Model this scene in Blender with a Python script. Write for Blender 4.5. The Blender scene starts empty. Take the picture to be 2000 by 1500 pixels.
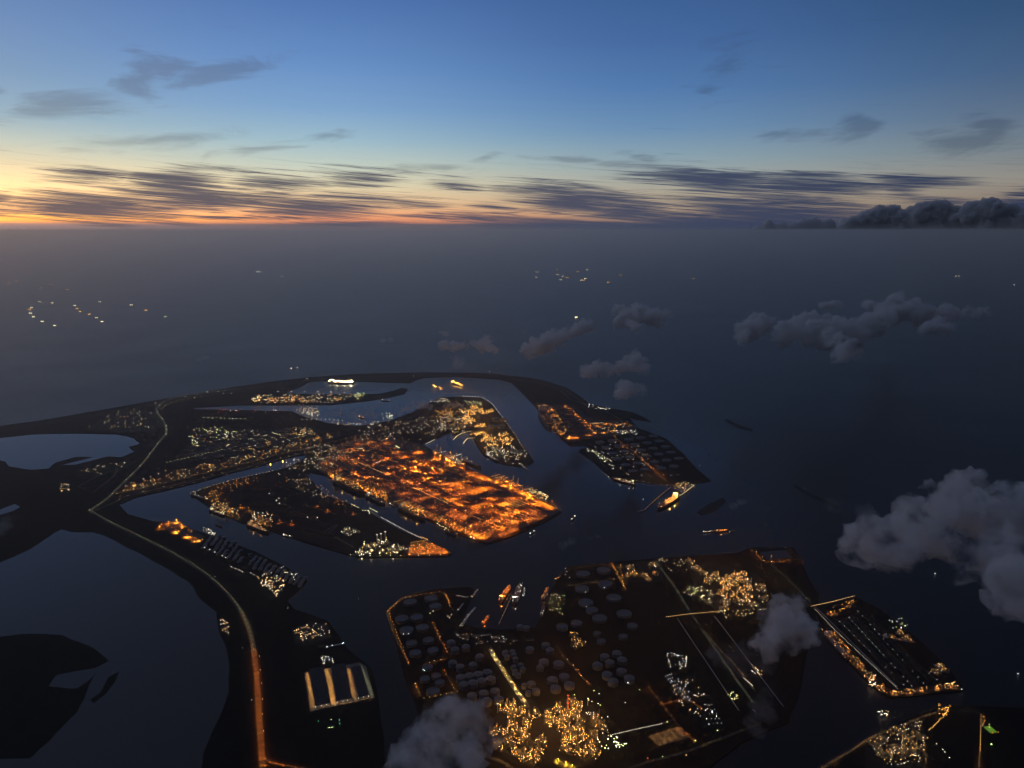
import bpy, bmesh, math, random
from mathutils import Vector, Matrix, geometry, noise as mnoise
random.seed(11)
R = math.radians
sc = bpy.context.scene
COL = sc.collection

# ---------------------------------------------------------------- camera
H = 2400.0                     # cabin window height above the sea, metres
F = 1450.0                     # focal length in photo pixels (photo is 2000 px wide)
PITCH = math.atan(300.0 / F)   # eye level lies at row 450 of the photo
cam_d = bpy.data.cameras.new('camera'); cam = bpy.data.objects.new('camera', cam_d)
COL.objects.link(cam); sc.camera = cam
cam.location = (0, 0, H); cam.rotation_euler = (R(90) - PITCH, 0, 0)
cam_d.sensor_width = 36.0; cam_d.lens = 36.0 * F / 2000.0
cam_d.clip_start = 5.0; cam_d.clip_end = 600000.0
CP, SP = math.cos(PITCH), math.sin(PITCH)
def ray(u, v):
    x, y, z = (u - 1000.0) / F, 1.0, (750.0 - v) / F
    return Vector((x, y * CP + z * SP, z * CP - y * SP))
def gp(u, v, z=0.0):                        # photo pixel -> point at height z
    d = ray(u, v); t = (z - H) / d.z
    return Vector((d.x * t, d.y * t, z))
def azel(u, v):
    d = ray(u, v).normalized()
    return math.degrees(math.atan2(d.x, d.y)), math.degrees(math.asin(d.z))

# ---------------------------------------------------------------- render
sc.render.engine = 'CYCLES'
cy = sc.cycles
cy.max_bounces = 6; cy.diffuse_bounces = 1; cy.glossy_bounces = 2; cy.transmission_bounces = 0
cy.volume_bounces = 3; cy.transparent_max_bounces = 8
cy.use_adaptive_sampling = True; cy.adaptive_threshold = 0.01
cy.use_denoising = True; cy.use_light_tree = True
cy.sample_clamp_indirect = 2.0; cy.caustics_reflective = False; cy.caustics_refractive = False
cy.filter_width = 1.25
cy.volume_step_rate = 1.0; cy.volume_max_steps = 128
vs = sc.view_settings
vs.view_transform = 'Standard'; vs.look = 'None'; vs.exposure = 0.0; vs.gamma = 1.0; vs.use_curve_mapping = False

# ---------------------------------------------------------------- node helpers
class X:
    """a socket (or number) with arithmetic that builds Math nodes"""
    nt = None
    def __init__(s, v): s.v = v
    @staticmethod
    def op(o, *a, clamp=False):
        n = X.nt.nodes.new('ShaderNodeMath'); n.operation = o; n.use_clamp = clamp
        for i, q in enumerate(a):
            q = q.v if isinstance(q, X) else q
            if isinstance(q, (int, float)): n.inputs[i].default_value = q
            else: X.nt.links.new(q, n.inputs[i])
        return X(n.outputs[0])
    def __add__(s, o): return X.op('ADD', s, o)
    __radd__ = __add__
    def __sub__(s, o): return X.op('SUBTRACT', s, o)
    def __rsub__(s, o): return X.op('SUBTRACT', o, s)
    def __mul__(s, o): return X.op('MULTIPLY', s, o)
    __rmul__ = __mul__
    def __truediv__(s, o): return X.op('DIVIDE', s, o)
    def __pow__(s, o): return X.op('POWER', s, o)
    def max(s, o): return X.op('MAXIMUM', s, o)
    def min(s, o): return X.op('MINIMUM', s, o)
    def clamp(s): return X.op('ADD', s, 0.0, clamp=True)
    def smooth(s, a, b, lo=0.0, hi=1.0):
        n = X.nt.nodes.new('ShaderNodeMapRange'); n.interpolation_type = 'SMOOTHSTEP'
        X.nt.links.new(s.v, n.inputs['Value'])
        for k, q in (('From Min', a), ('From Max', b), ('To Min', lo), ('To Max', hi)): n.inputs[k].default_value = q
        return X(n.outputs[0])
def node(nt, t, **kw):
    n = nt.nodes.new(t)
    for k, q in kw.items(): setattr(n, k, q)
    return n
def lin(c):
    return tuple(((q / 255.0) / 12.92 if q / 255.0 <= 0.04045 else ((q / 255.0 + 0.055) / 1.055) ** 2.4) for q in c)
def ramp(nt, fac, stops, interp='LINEAR'):
    n = node(nt, 'ShaderNodeValToRGB'); cr = n.color_ramp; cr.interpolation = interp
    stops = sorted(stops)
    while len(cr.elements) < len(stops): cr.elements.new(0.5)
    for e, (p, c) in zip(cr.elements, stops):
        e.position = p; e.color = (*c, 1.0)
    nt.links.new(fac.v if isinstance(fac, X) else fac, n.inputs[0]); return n.outputs[0]
def mixc(nt, f, a, b):
    n = node(nt, 'ShaderNodeMix', data_type='RGBA')
    for k, q in ((0, f), (6, a), (7, b)):
        q = q.v if isinstance(q, X) else q
        if isinstance(q, (int, float)): n.inputs[k].default_value = q
        elif isinstance(q, tuple): n.inputs[k].default_value = (*q, 1.0)
        else: nt.links.new(q, n.inputs[k])
    return n.outputs[2]
def comb(nt, x, y, z):
    n = node(nt, 'ShaderNodeCombineXYZ')
    for i, q in enumerate((x, y, z)):
        q = q.v if isinstance(q, X) else q
        if isinstance(q, (int, float)): n.inputs[i].default_value = q
        else: nt.links.new(q, n.inputs[i])
    return n.outputs[0]
def noise_fac(nt, vec, scale, detail=4, rough=0.55, dist=0.0):
    n = node(nt, 'ShaderNodeTexNoise'); nt.links.new(vec, n.inputs['Vector'])
    n.inputs['Scale'].default_value = scale; n.inputs['Detail'].default_value = detail
    n.inputs['Roughness'].default_value = rough; n.inputs['Distortion'].default_value = dist
    return X(n.outputs['Fac'])

# ---------------------------------------------------------------- sky (world), dusk after sunset
SUNSET = -46.0                 # compass direction of the afterglow, degrees from straight ahead
world = bpy.data.worlds.new('World'); sc.world = world; world.use_nodes = True
nt = world.node_tree; nt.nodes.clear(); X.nt = nt
tc = node(nt, 'ShaderNodeTexCoord'); sep = node(nt, 'ShaderNodeSeparateXYZ')
nt.links.new(tc.outputs['Generated'], sep.inputs[0])
dx, dy, dz = (X(o) for o in sep.outputs)
EL = X.op('ARCSINE', dz) * (180 / math.pi)
AZ = X.op('ARCTAN2', dx, dy) * (180 / math.pi)
hl = X.op('SQRT', dx * dx + dy * dy).max(1e-5)
cosd = (dx * math.sin(R(SUNSET)) + dy * math.cos(R(SUNSET))) / hl
DEL = X.op('ARCCOSINE', cosd.max(-1.0).min(1.0)) * (180 / math.pi)     # angle away from the afterglow
def epos(e): return math.sqrt((max(e, -3.0) + 3.0) / 93.0)
ET = X.op('SQRT', (EL.max(-3.0) + 3.0) / 93.0)
# clear-sky colours by elevation, at four distances from the afterglow
S0 = [(-3, (104, 90, 88)), (-1.0, (116, 98, 95)), (-0.35, (130, 104, 98)), (0.38, (128, 100, 94)), (0.58, (240, 150, 60)), (0.8, (255, 178, 60)), (1.2, (246, 176, 104)), (2.6, (242, 196, 134)), (4.2, (240, 214, 168)),
      (5.4, (214, 212, 190)), (7.0, (164, 183, 192)), (9.5, (138, 162, 188)), (13, (118, 144, 184)), (18, (96, 124, 172)), (30, (82, 100, 134)), (55, (94, 104, 130)), (90, (128, 123, 136))]
S1 = [(-3, (88, 82, 84)), (-1.0, (98, 88, 92)), (-0.3, (100, 90, 96)), (0.42, (100, 88, 94)), (0.64, (220, 136, 96)), (1.0, (238, 156, 104)), (1.8, (232, 184, 134)), (3.2, (224, 211, 174)), (4.6, (198, 208, 194)),
      (6.3, (160, 190, 204)), (8.5, (128, 166, 206)), (11.5, (104, 144, 198)), (16, (78, 114, 174)), (22, (72, 88, 118)), (35, (64, 78, 102)), (60, (88, 97, 122)), (90, (128, 123, 136))]
S2 = [(-3, (50, 58, 76)), (-1.0, (62, 70, 92)), (-0.2, (66, 73, 94)), (0.45, (72, 78, 98)), (0.7, (150, 124, 110)), (1.2, (176, 150, 124)), (2.4, (178, 164, 142)), (3.8, (164, 170, 164)), (5.2, (140, 164, 176)),
      (7.2, (108, 144, 180)), (9.8, (84, 124, 174)), (13, (70, 106, 160)), (17, (58, 92, 144)), (24, (48, 66, 94)), (38, (50, 62, 84)), (60, (82, 91, 116)), (90, (128, 123, 136))]
S3 = [(-3, (10, 20, 40)), (-1.0, (16, 28, 52)), (0.3, (26, 38, 64)), (1.0, (84, 80, 88)), (1.9, (140, 126, 114)), (3.2, (146, 142, 134)), (5.0, (118, 130, 138)), (7.0, (94, 112, 134)),
      (9.5, (70, 96, 130)), (13, (52, 82, 118)), (17, (38, 64, 96)), (22, (30, 48, 76)), (38, (26, 35, 54)), (60, (66, 74, 98)), (90, (128, 123, 136))]
S4 = [(-3, (3, 6, 13)), (0.0, (5, 9, 18)), (4, (8, 13, 24)), (10, (9, 15, 28)), (25, (10, 15, 27)), (60, (54, 61, 82)), (90, (128, 123, 136))]
def glow(e, g): return 1.0 + g * math.exp(-((e - 1.0) / 2.0) ** 2)
rr = [ramp(nt, ET, [(epos(e), tuple(q * glow(e, g) for q in lin(c))) for e, c in S]) for S, g in ((S0, 2.0), (S1, 0.3), (S2, 0), (S3, 0), (S4, 0))]
c = mixc(nt, DEL.smooth(0, 34), rr[0], rr[1])
c = mixc(nt, DEL.smooth(30, 58), c, rr[2])
c = mixc(nt, DEL.smooth(54, 84), c, rr[3])
c = mixc(nt, DEL.smooth(78, 115), c, rr[4])
# streaked dusk clouds: long soft lenses broken up by stretched noise
warp = noise_fac(nt, comb(nt, AZ * 0.07, EL * 0.55, 3.1), 1.0, 3)
warp2 = noise_fac(nt, comb(nt, AZ * 0.05, EL * 0.35, 9.7), 1.0, 2)
WEL = EL + (warp - 0.5) * 1.1
WAZ = AZ + (warp2 - 0.5) * 9.0
fine = noise_fac(nt, comb(nt, AZ * 0.11 + EL * 0.45, EL * 2.2 + AZ * 0.09, 1.7), 1.0, 9, 0.64, 1.4)
soft = noise_fac(nt, comb(nt, AZ * 0.16 + EL * 0.2, EL * 0.75 - AZ * 0.12, 4.4), 1.0, 7, 0.6, 0.7)
fib = noise_fac(nt, comb(nt, AZ * 0.22 + EL * 0.9, EL * 5.5 + AZ * 0.42, 7.3), 1.0, 7, 0.6, 1.0)
WV = comb(nt, WAZ, WEL, 0.0)
def lens(u0, v0, u1, v1, thick, w=1.0):
    a0, e0 = azel(u0, v0); a1, e1 = azel(u1, v1)
    mp = node(nt, 'ShaderNodeMapping', vector_type='TEXTURE'); nt.links.new(WV, mp.inputs[0])
    mp.inputs['Location'].default_value = ((a0 + a1) / 2, (e0 + e1) / 2, 0)
    mp.inputs['Rotation'].default_value = (0, 0, math.atan2(e1 - e0, a1 - a0))
    mp.inputs['Scale'].default_value = (math.hypot(a1 - a0, e1 - e0) / 2, thick / 30.0, 1)
    vl = node(nt, 'ShaderNodeVectorMath', operation='LENGTH'); nt.links.new(mp.outputs[0], vl.inputs[0])
    return X.op('MULTIPLY_ADD', X(vl.outputs['Value']), -w, w)
dense = None
for L in [(-60, 405, 420, 408, 46, 1.25), (120, 372, 620, 402, 34, 1.1), (380, 395, 760, 412, 26, 1.0), (240, 350, 460, 362, 34, 1.1),
          (20, 332, 330, 350, 14, .8), (430, 352, 640, 364, 20, .8), (600, 345, 830, 350, 22, .75), (690, 385, 850, 400, 10, .6),
          (960, 372, 1290, 410, 40, 1.2), (1080, 400, 1400, 418, 26, 1.0), (1240, 345, 1560, 362, 40, 1.2), (1400, 358, 1720, 372, 36, 1.1),
          (1600, 352, 1900, 356, 18, 1.0), (1240, 408, 1720, 424, 50, 1.2), (1160, 436, 1700, 446, 34, 1.3), (1640, 390, 1900, 390, 12, .7),
          (1880, 398, 2080, 398, 16, 1.0), (1960, 375, 2060, 378, 10, .7), (860, 436, 1300, 440, 18, 1.0), (560, 437, 800, 436, 8, .7), (-80, 384, 60, 404, 22, .9), (60, 385, 520, 378, 20, .9), (520, 378, 820, 392, 14, .7), (860, 356, 960, 366, 12, .6), (900, 400, 1010, 404, 10, .6), (1280, 334, 1440, 332, 10, .8), (1660, 372, 1800, 384, 14, .7), (700, 420, 1100, 428, 12, .7), (300, 428, 560, 424, 7, .6)]:
    v = lens(*L); dense = v if dense is None else dense.max(v)
bandw = EL.smooth(-0.2, 0.8) * EL.smooth(6.0, 2.6) * DEL.smooth(96, 70)
streak = dense.max(-0.6) + (fine - 0.5) * 2.5 + (fib - 0.5) * 1.3 + 0.12
cov = streak.smooth(-0.12, 0.62)
cov2 = (((fine - 0.5) + (fib - 0.5) * 1.0).smooth(0.0, 0.26)) * bandw * 0.7
thin = None
for L in [(-60, 240, 300, 185, 26, .9), (240, 160, 330, 140, 60, .9), (300, 165, 540, 115, 26, .9), (-60, 196, 60, 188, 16, .6), (1610, 252, 1720, 240, 34, .8),
          (1740, 285, 2080, 268, 26, 1.0), (1880, 262, 2020, 240, 36, 1.0), (1370, 172, 1430, 180, 14, .7), (1500, 262, 1600, 268, 12, .5), (940, 315, 1020, 300, 12, .7),
          (1050, 310, 1320, 325, 10, .7), (800, 325, 960, 332, 12, .6), (430, 300, 620, 285, 12, .5), (1220, 300, 1320, 312, 12, .5), (60, 290, 420, 262, 14, .4), (270, 160, 360, 110, 40, .7), (40, 225, 280, 190, 20, .9), (330, 150, 560, 112, 26, .7), (1340, 150, 1460, 90, 60, .35), (560, 270, 640, 262, 14, .5)]:
    v = lens(*L); thin = v if thin is None else thin.max(v)
cov3 = (thin.max(-0.6) + (soft - 0.5) * 2.2 + (fine - 0.5) * 0.5).smooth(-0.05, 0.7) * 0.62
dark = ramp(nt, DEL / 180.0, [(0.0, lin((92, 86, 94))), (0.2, lin((82, 82, 98))), (0.33, lin((58, 68, 94))), (0.45, lin((38, 52, 82))), (0.7, lin((18, 24, 38)))])
# the streaks are thicker and darker in their cores, thin and lit through at their frayed edges
rim = mixc(nt, 0.55, c, dark)
body = mixc(nt, (streak * 0.9 + (fib - 0.5) * 1.2).smooth(0.1, 1.0), rim, dark)
ccol = mixc(nt, cov.max(cov2).min(0.96), c, body)
ccol = mixc(nt, cov3, ccol, mixc(nt, 0.6, c, dark))
bg = node(nt, 'ShaderNodeBackground'); bg2 = node(nt, 'ShaderNodeBackground'); out = node(nt, 'ShaderNodeOutputWorld'); ms = node(nt, 'ShaderNodeMixShader')
nt.links.new(c, bg.inputs['Color']); nt.links.new(ccol, bg2.inputs['Color'])
# the streaks all lie in the western sky below 20 degrees; elsewhere the sky is clear
has = X.op('LESS_THAN', EL, 20.0) * X.op('LESS_THAN', X.op('ABSOLUTE', AZ), 60.0) * X.op('GREATER_THAN', EL, -4.0)
nt.links.new(has.v, ms.inputs[0]); nt.links.new(bg.outputs[0], ms.inputs[1]); nt.links.new(bg2.outputs[0], ms.inputs[2])
nt.links.new(ms.outputs[0], out.inputs['Surface'])
world.cycles.sampling_method = 'MANUAL'; world.cycles.sample_map_resolution = 1024

# ---------------------------------------------------------------- scene helpers
def tag(o, label=None, cat=None, group=None, kind=None):
    for k, q in (('label', label), ('category', cat), ('group', group), ('kind', kind)):
        if q: o[k] = q
    return o
def new_obj(name, me, parent=None):
    o = bpy.data.objects.new(name, me); COL.objects.link(o)
    if parent: o.parent = parent
    return o
def empty(name, loc=(0, 0, 0), rz=0.0):
    o = bpy.data.objects.new(name, None); COL.objects.link(o)
    o.location = loc; o.rotation_euler = (0, 0, rz); o.empty_display_size = 5; return o
def principled(name, color, rough=0.7, spec=0.3, metallic=0.0, var=0.0, vscale=0.02, stretch=(1, 1, 1), detail=4):
    m = bpy.data.materials.new(name); m.use_nodes = True; t = m.node_tree; b = t.nodes['Principled BSDF']
    b.inputs['Roughness'].default_value = rough; b.inputs['Specular IOR Level'].default_value = spec; b.inputs['Metallic'].default_value = metallic
    b.inputs['Base Color'].default_value = (*color, 1)
    if var:
        g = node(t, 'ShaderNodeNewGeometry'); mp = node(t, 'ShaderNodeMapping'); mp.inputs['Scale'].default_value = stretch
        t.links.new(g.outputs['Position'], mp.inputs[0]); X.nt = t
        f = noise_fac(t, mp.outputs[0], vscale, detail, 0.6)
        r = ramp(t, f, [(0.25, tuple(q * (1 - var) for q in color)), (0.5, color), (0.75, tuple(min(1, q * (1 + var)) for q in color))])
        t.links.new(r, b.inputs['Base Color'])
    return m
def emis(name, color, strength, sampling='FRONT'):
    m = bpy.data.materials.new(name); m.use_nodes = True; t = m.node_tree; t.nodes.clear()
    e = node(t, 'ShaderNodeEmission'); o = node(t, 'ShaderNodeOutputMaterial')
    e.inputs['Color'].default_value = (*color, 1); e.inputs['Strength'].default_value = strength
    t.links.new(e.outputs[0], o.inputs['Surface']); m.cycles.emission_sampling = sampling
    return m

# ---------------------------------------------------------------- sea
FAR = 150000.0
m_sea = principled('sea_water', (0.010, 0.012, 0.015), 0.3, 0.5)
t = m_sea.node_tree; b = t.nodes['Principled BSDF']; b.inputs['IOR'].default_value = 1.33
g = node(t, 'ShaderNodeNewGeometry'); X.nt = t
f1 = noise_fac(t, g.outputs['Position'], 0.0006, 5, 0.6); f2 = noise_fac(t, g.outputs['Position'], 0.004, 3, 0.6)
sp = node(t, 'ShaderNodeSeparateXYZ'); t.links.new(g.outputs['Position'], sp.inputs[0]); hc = gp(720, 960)
px_, py_ = (X(sp.outputs[0]) - hc.x) / 4200.0, (X(sp.outputs[1]) - hc.y) / 5200.0
shel = X.op('SQRT', px_ * px_ + py_ * py_).smooth(0.55, 1.15, 1.0, 0.0)      # sheltered harbour water is smoother than the open sea
t.links.new((f1 * 0.16 + f2 * 0.05 + 0.28 - shel * 0.24).v, b.inputs['Roughness'])
me = bpy.data.meshes.new('sea'); me.from_pydata([(-FAR, -FAR, 0), (FAR, -FAR, 0), (FAR, FAR, 0), (-FAR, FAR, 0)], [], [(0, 1, 2, 3)])
me.materials.append(m_sea); tag(new_obj('sea', me), kind='structure')

# ---------------------------------------------------------------- haze
bm = bmesh.new(); bmesh.ops.create_cube(bm, size=1.0)
for v in bm.verts: v.co = ((FAR + 500) * 2 * v.co.x, (FAR + 500) * 2 * v.co.y, 2460.0 if v.co.z > 0 else -8.0)
me = bpy.data.meshes.new('haze'); bm.to_mesh(me); bm.free()
m_haze = bpy.data.materials.new('haze'); m_haze.use_nodes = True; t = m_haze.node_tree; t.nodes.clear()
pv = node(t, 'ShaderNodeVolumePrincipled'); o = node(t, 'ShaderNodeOutputMaterial')
pv.inputs['Color'].default_value = (0.80, 0.735, 0.73, 1); pv.inputs['Density'].default_value = 3.0e-5; pv.inputs['Anisotropy'].default_value = 0.85
t.links.new(pv.outputs[0], o.inputs['Volume']); m_haze.cycles.homogeneous_volume = True
me.materials.append(m_haze); tag(new_obj('haze', me), kind='stuff')

# ---------------------------------------------------------------- mesh builder
class MB:
    def __init__(s): s.v = []; s.f = []; s.m = []; s.mats = []
    def mi(s, m):
        if m not in s.mats: s.mats.append(m)
        return s.mats.index(m)
    def add(s, vs, fs, m):
        b = len(s.v); k = s.mi(m); s.v += [tuple(q) for q in vs]
        for f in fs: s.f.append(tuple(i + b for i in f)); s.m.append(k)
    def box(s, c, sz, m, rz=0.0, top=None):
        hx, hy, hz = sz[0] / 2, sz[1] / 2, sz[2]; ca, sa = math.cos(rz), math.sin(rz); vs = []
        for z in (0, 1):
            kx, ky = (hx, hy) if not z or top is None else (hx * top, hy * top)
            for x, y in ((-kx, -ky), (kx, -ky), (kx, ky), (-kx, ky)):
                vs.append((c[0] + x * ca - y * sa, c[1] + x * sa + y * ca, c[2] + z * hz))
        s.add(vs, [(3, 2, 1, 0), (4, 5, 6, 7), (0, 1, 5, 4), (1, 2, 6, 5), (2, 3, 7, 6), (3, 0, 4, 7)], m)
    def cyl(s, c, r, h, m, n=12, r2=None, cap=True):
        r2 = r if r2 is None else r2; vs = []
        for z, q in ((0, r), (h, r2)):
            for i in range(n):
                a = 2 * math.pi * i / n; vs.append((c[0] + q * math.cos(a), c[1] + q * math.sin(a), c[2] + z))
        fs = [(i, (i + 1) % n, n + (i + 1) % n, n + i) for i in range(n)]
        if cap: fs += [tuple(range(n, 2 * n)), tuple(range(n - 1, -1, -1))]
        s.add(vs, fs, m)
    def bar(s, p, q, w, m):
        p, q = Vector(p), Vector(q); d = (q - p)
        if d.length < 1e-6: return
        d.normalize(); a = d.cross(Vector((0, 0, 1)))
        if a.length < 1e-3: a = Vector((1, 0, 0))
        a.normalize(); b = d.cross(a); vs = []
        for o in (p, q):
            for x, y in ((-1, -1), (1, -1), (1, 1), (-1, 1)): vs.append(o + a * (x * w / 2) + b * (y * w / 2))
        s.add(vs, [(3, 2, 1, 0), (4, 5, 6, 7), (0, 1, 5, 4), (1, 2, 6, 5), (2, 3, 7, 6), (3, 0, 4, 7)], m)
    def octa(s, c, r, m, rz=None):
        rz = r if rz is None else rz; x, y, z = c
        s.add([(x + r, y, z), (x, y + r, z), (x - r, y, z), (x, y - r, z), (x, y, z + rz), (x, y, z - rz)],
              [(0, 1, 4), (1, 2, 4), (2, 3, 4), (3, 0, 4), (1, 0, 5), (2, 1, 5), (3, 2, 5), (0, 3, 5)], m)
    def prism(s, poly, z0, z1, m, inset=None):
        n = len(poly); vs = [(p[0], p[1], z0) for p in poly] + [(p[0], p[1], z1) for p in poly]
        b = len(s.v); k = s.mi(m); s.v += vs
        for i in range(n):
            j = (i + 1) % n; s.f.append((b + i, b + j, b + n + j, b + n + i)); s.m.append(k)
        for t in geometry.tessellate_polygon([[Vector((p[0], p[1], 0)) for p in poly]]):
            a, c_, d = (Vector((poly[i][0], poly[i][1])) for i in t)
            t = tuple(t) if (c_ - a).cross(d - a) > 0 else tuple(reversed(t))
            s.f.append(tuple(b + n + i for i in t)); s.m.append(k)
    def mesh(s, name, smooth=False):
        me = bpy.data.meshes.new(name); me.from_pydata(s.v, [], s.f)
        for m in s.mats: me.materials.append(m)
        me.polygons.foreach_set('material_index', s.m)
        if smooth: me.polygons.foreach_set('use_smooth', [True] * len(s.f))
        me.update(); return me
    def build(s, name, parent=None, loc=None, rz=0.0, smooth=False):
        o = new_obj(name, s.mesh(name, smooth), parent)
        if loc is not None: o.location = loc
        o.rotation_euler[2] = rz; return o

def resample(pts, step):
    out = [pts[0]]; carry = 0.0
    for a, b in zip(pts, pts[1:]):
        L = (b - a).length; d = step - carry
        while d < L:
            out.append(a.lerp(b, d / L)); d += step
        carry = L - (d - step)
    return out
def smooth_path(pts, n=6):
    P = [pts[0] * 2 - pts[1]] + list(pts) + [pts[-1] * 2 - pts[-2]]; out = []
    for i in range(1, len(P) - 2):
        p0, p1, p2, p3 = P[i - 1:i + 3]
        for k in range(n):
            t = k / n
            out.append(0.5 * ((2 * p1) + (p2 - p0) * t + (2 * p0 - 5 * p1 + 4 * p2 - p3) * t * t + (3 * p1 - p0 - 3 * p2 + p3) * t ** 3))
    out.append(pts[-1]); return out
def rough_poly(pts, amp, step, sd=0.0):
    """closed outline on the ground, subdivided and nudged by noise so that it reads as a shore"""
    n = len(pts); out = []
    for i in range(n):
        a, b = pts[i], pts[(i + 1) % n]; L = (b - a).length; k = max(1, int(L / step))
        nv = Vector((-(b - a).y, (b - a).x, 0)).normalized()
        for j in range(k):
            p = a.lerp(b, j / k)
            w = mnoise.noise(Vector((p.x * 0.004 + sd, p.y * 0.004, 0))) + 0.6 * mnoise.noise(Vector((p.x * 0.015 + sd, p.y * 0.015, 3)))
            out.append(p + nv * amp * w)
    return out

# ---------------------------------------------------------------- ground materials
m_land = principled('dark_sandy_ground', (0.014, 0.0135, 0.012), 0.95, 0.1, var=0.5, vscale=0.004, detail=8)
m_dune = principled('dune_grass', (0.035, 0.033, 0.025), 0.95, 0.1, var=0.45, vscale=0.006, detail=8)
m_wood = principled('scrub', (0.012, 0.013, 0.009), 0.95, 0.1, var=0.5, vscale=0.01, detail=8)
m_pave = principled('terminal_paving', (0.085, 0.076, 0.066), 0.85, 0.2, var=0.42, vscale=0.012, detail=6)
m_yard = principled('gravel_yard', (0.036, 0.034, 0.03), 0.9, 0.15, var=0.4, vscale=0.02, detail=6)
m_asph = principled('asphalt', (0.05, 0.05, 0.048), 0.85, 0.25, var=0.3, vscale=0.03)
m_conc = principled('pale_concrete', (0.17, 0.162, 0.148), 0.85, 0.2, var=0.3, vscale=0.03)
m_sand = principled('wet_sand', (0.16, 0.15, 0.13), 0.8, 0.3, var=0.4, vscale=0.006)
m_rock = principled('breakwater_rock', (0.05, 0.05, 0.05), 0.95, 0.1, var=0.5, vscale=0.05)
m_lake = principled('lake_water', (0.055, 0.05, 0.046), 0.12, 0.5); m_lake.node_tree.nodes['Principled BSDF'].inputs['IOR'].default_value = 1.33
LZ = 5.0
def land(name, px, mat=m_land, z=LZ, amp=0.0, step=150, sd=0.0):
    pts = [gp(u, v, z) for u, v in px]
    if amp: pts = rough_poly(pts, amp, step, sd)
    mb = MB(); mb.prism([(p.x, p.y) for p in pts], -3.0, z, mat)
    return tag(mb.build(name), kind='structure')
def sheet(name, px, mat, z, amp=0.0, step=120, sd=0.0, kind='structure'):
    pts = [gp(u, v, z) for u, v in px]
    if amp: pts = rough_poly(pts, amp, step, sd)
    mb = MB(); b = [(p.x, p.y, z) for p in pts]
    fs = []
    for t in geometry.tessellate_polygon([[Vector(p) for p in b]]):
        a, c_, d = (Vector(b[i][:2]) for i in t); fs.append(tuple(t) if (c_ - a).cross(d - a) > 0 else tuple(reversed(t)))
    mb.add(b, fs, mat); return tag(mb.build(name), kind=kind)
def ribbon(name, pts, w, mat, z):
    vs = []; n = len(pts); fs = []
    for i, p in enumerate(pts):
        d = pts[min(i + 1, n - 1)] - pts[max(i - 1, 0)]; d.z = 0; d.normalize(); q = Vector((-d.y, d.x, 0)) * w / 2
        vs += [(p.x + q.x, p.y + q.y, z), (p.x - q.x, p.y - q.y, z)]
    for i in range(n - 1): fs.append((2 * i, 2 * i + 1, 2 * i + 3, 2 * i + 2))
    mb = MB(); mb.add(vs, fs, mat); return tag(mb.build(name), kind='structure')

# ---------------------------------------------------------------- land
main = [(-140, 838), (0, 832), (100, 818), (200, 800), (320, 779), (450, 757), (530, 745), (600, 737), (700, 730), (830, 727), (960, 729), (1050, 740), (1105, 756), (1135, 775), (1155, 790), (1200, 798), (1238, 806), (1258, 815), (1271, 823), (1245, 819),
        (1228, 814), (1245, 835), (1300, 856), (1335, 886), (1360, 915), (1389, 939), (1365, 943), (1345, 944), (1330, 950), (1250, 941), (1200, 938), (1178, 920), (1150, 895), (1130, 882), (1133, 877), (1155, 874), (1140, 870), (1112, 871),
        (1106, 866), (1092, 852), (1072, 830), (1060, 812), (1042, 790), (1020, 768), (1000, 748), (975, 741), (940, 738), (880, 736), (830, 737), (812, 742), (803, 748), (740, 746), (660, 744), (605, 744), (590, 754), (556, 768), (600, 770), (680, 770),
        (740, 769), (765, 764), (785, 757), (797, 760), (790, 769), (760, 776), (715, 783), (650, 790), (560, 791), (470, 791), (375, 796), (380, 799), (480, 801), (570, 803), (590, 812), (640, 826), (700, 832), (760, 822), (810, 803),
        (835, 788), (862, 776), (900, 774), (940, 777), (962, 790), (985, 820), (1012, 856), (1043, 901), (1036, 907), (1015, 912), (985, 907), (945, 889), (932, 872), (920, 850), (906, 838), (880, 842), (862, 852), (843, 862), (825, 868), (845, 884),
        (890, 905), (940, 925), (985, 944), (1035, 965), (1062, 980), (1098, 1000), (1060, 1022), (990, 1052), (952, 1063), (915, 1050), (870, 1032), (820, 1008), (770, 985), (715, 962), (670, 945), (632, 928), (612, 924), (598, 926), (592, 938),
        (610, 958), (650, 972), (695, 988), (730, 1006), (780, 1035), (832, 1056), (870, 1071), (884, 1081), (872, 1087), (720, 1089), (680, 1083), (600, 1060), (530, 1037), (470, 1021), (420, 997), (371, 966), (400, 952), (440, 941), (490, 929),
        (535, 920), (565, 912), (595, 895), (597, 888), (575, 891), (520, 907), (450, 924), (400, 939), (330, 956), (265, 971), (232, 985), (250, 1004), (300, 1018), (335, 1019), (380, 1035), (430, 1052), (500, 1078), (560, 1108), (592, 1131),
        (585, 1150), (560, 1172), (575, 1190), (640, 1212), (662, 1240), (680, 1270), (725, 1305), (740, 1366), (748, 1440), (755, 1560), (-300, 1560), (-300, 1000)]
land('harbour_land', main, m_land, LZ, 6.0, 140)
land('refinery_land', [(815, 1385), (790, 1320), (772, 1255), (752, 1195), (786, 1164), (850, 1150), (915, 1146), (930, 1152), (912, 1186), (900, 1216), (930, 1226), (980, 1230), (1046, 1226), (1062, 1196), (1078, 1150), (1096, 1122), (1110, 1106),
                       (1200, 1097), (1310, 1088), (1440, 1080), (1468, 1069), (1550, 1069), (1566, 1094), (1580, 1130), (1600, 1162), (1596, 1196), (1576, 1280), (1560, 1360), (1540, 1410), (1450, 1450), (1300, 1560), (840, 1560)], m_land, LZ, 5.0, 120, 4.0)
land('ore_terminal_land', [(1588, 1186), (1672, 1166), (1720, 1190), (1790, 1245), (1850, 1300), (1885, 1348), (1800, 1358), (1738, 1364), (1700, 1338), (1650, 1285), (1610, 1230)], m_land, LZ, 5.0, 120, 8.0)
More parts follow.
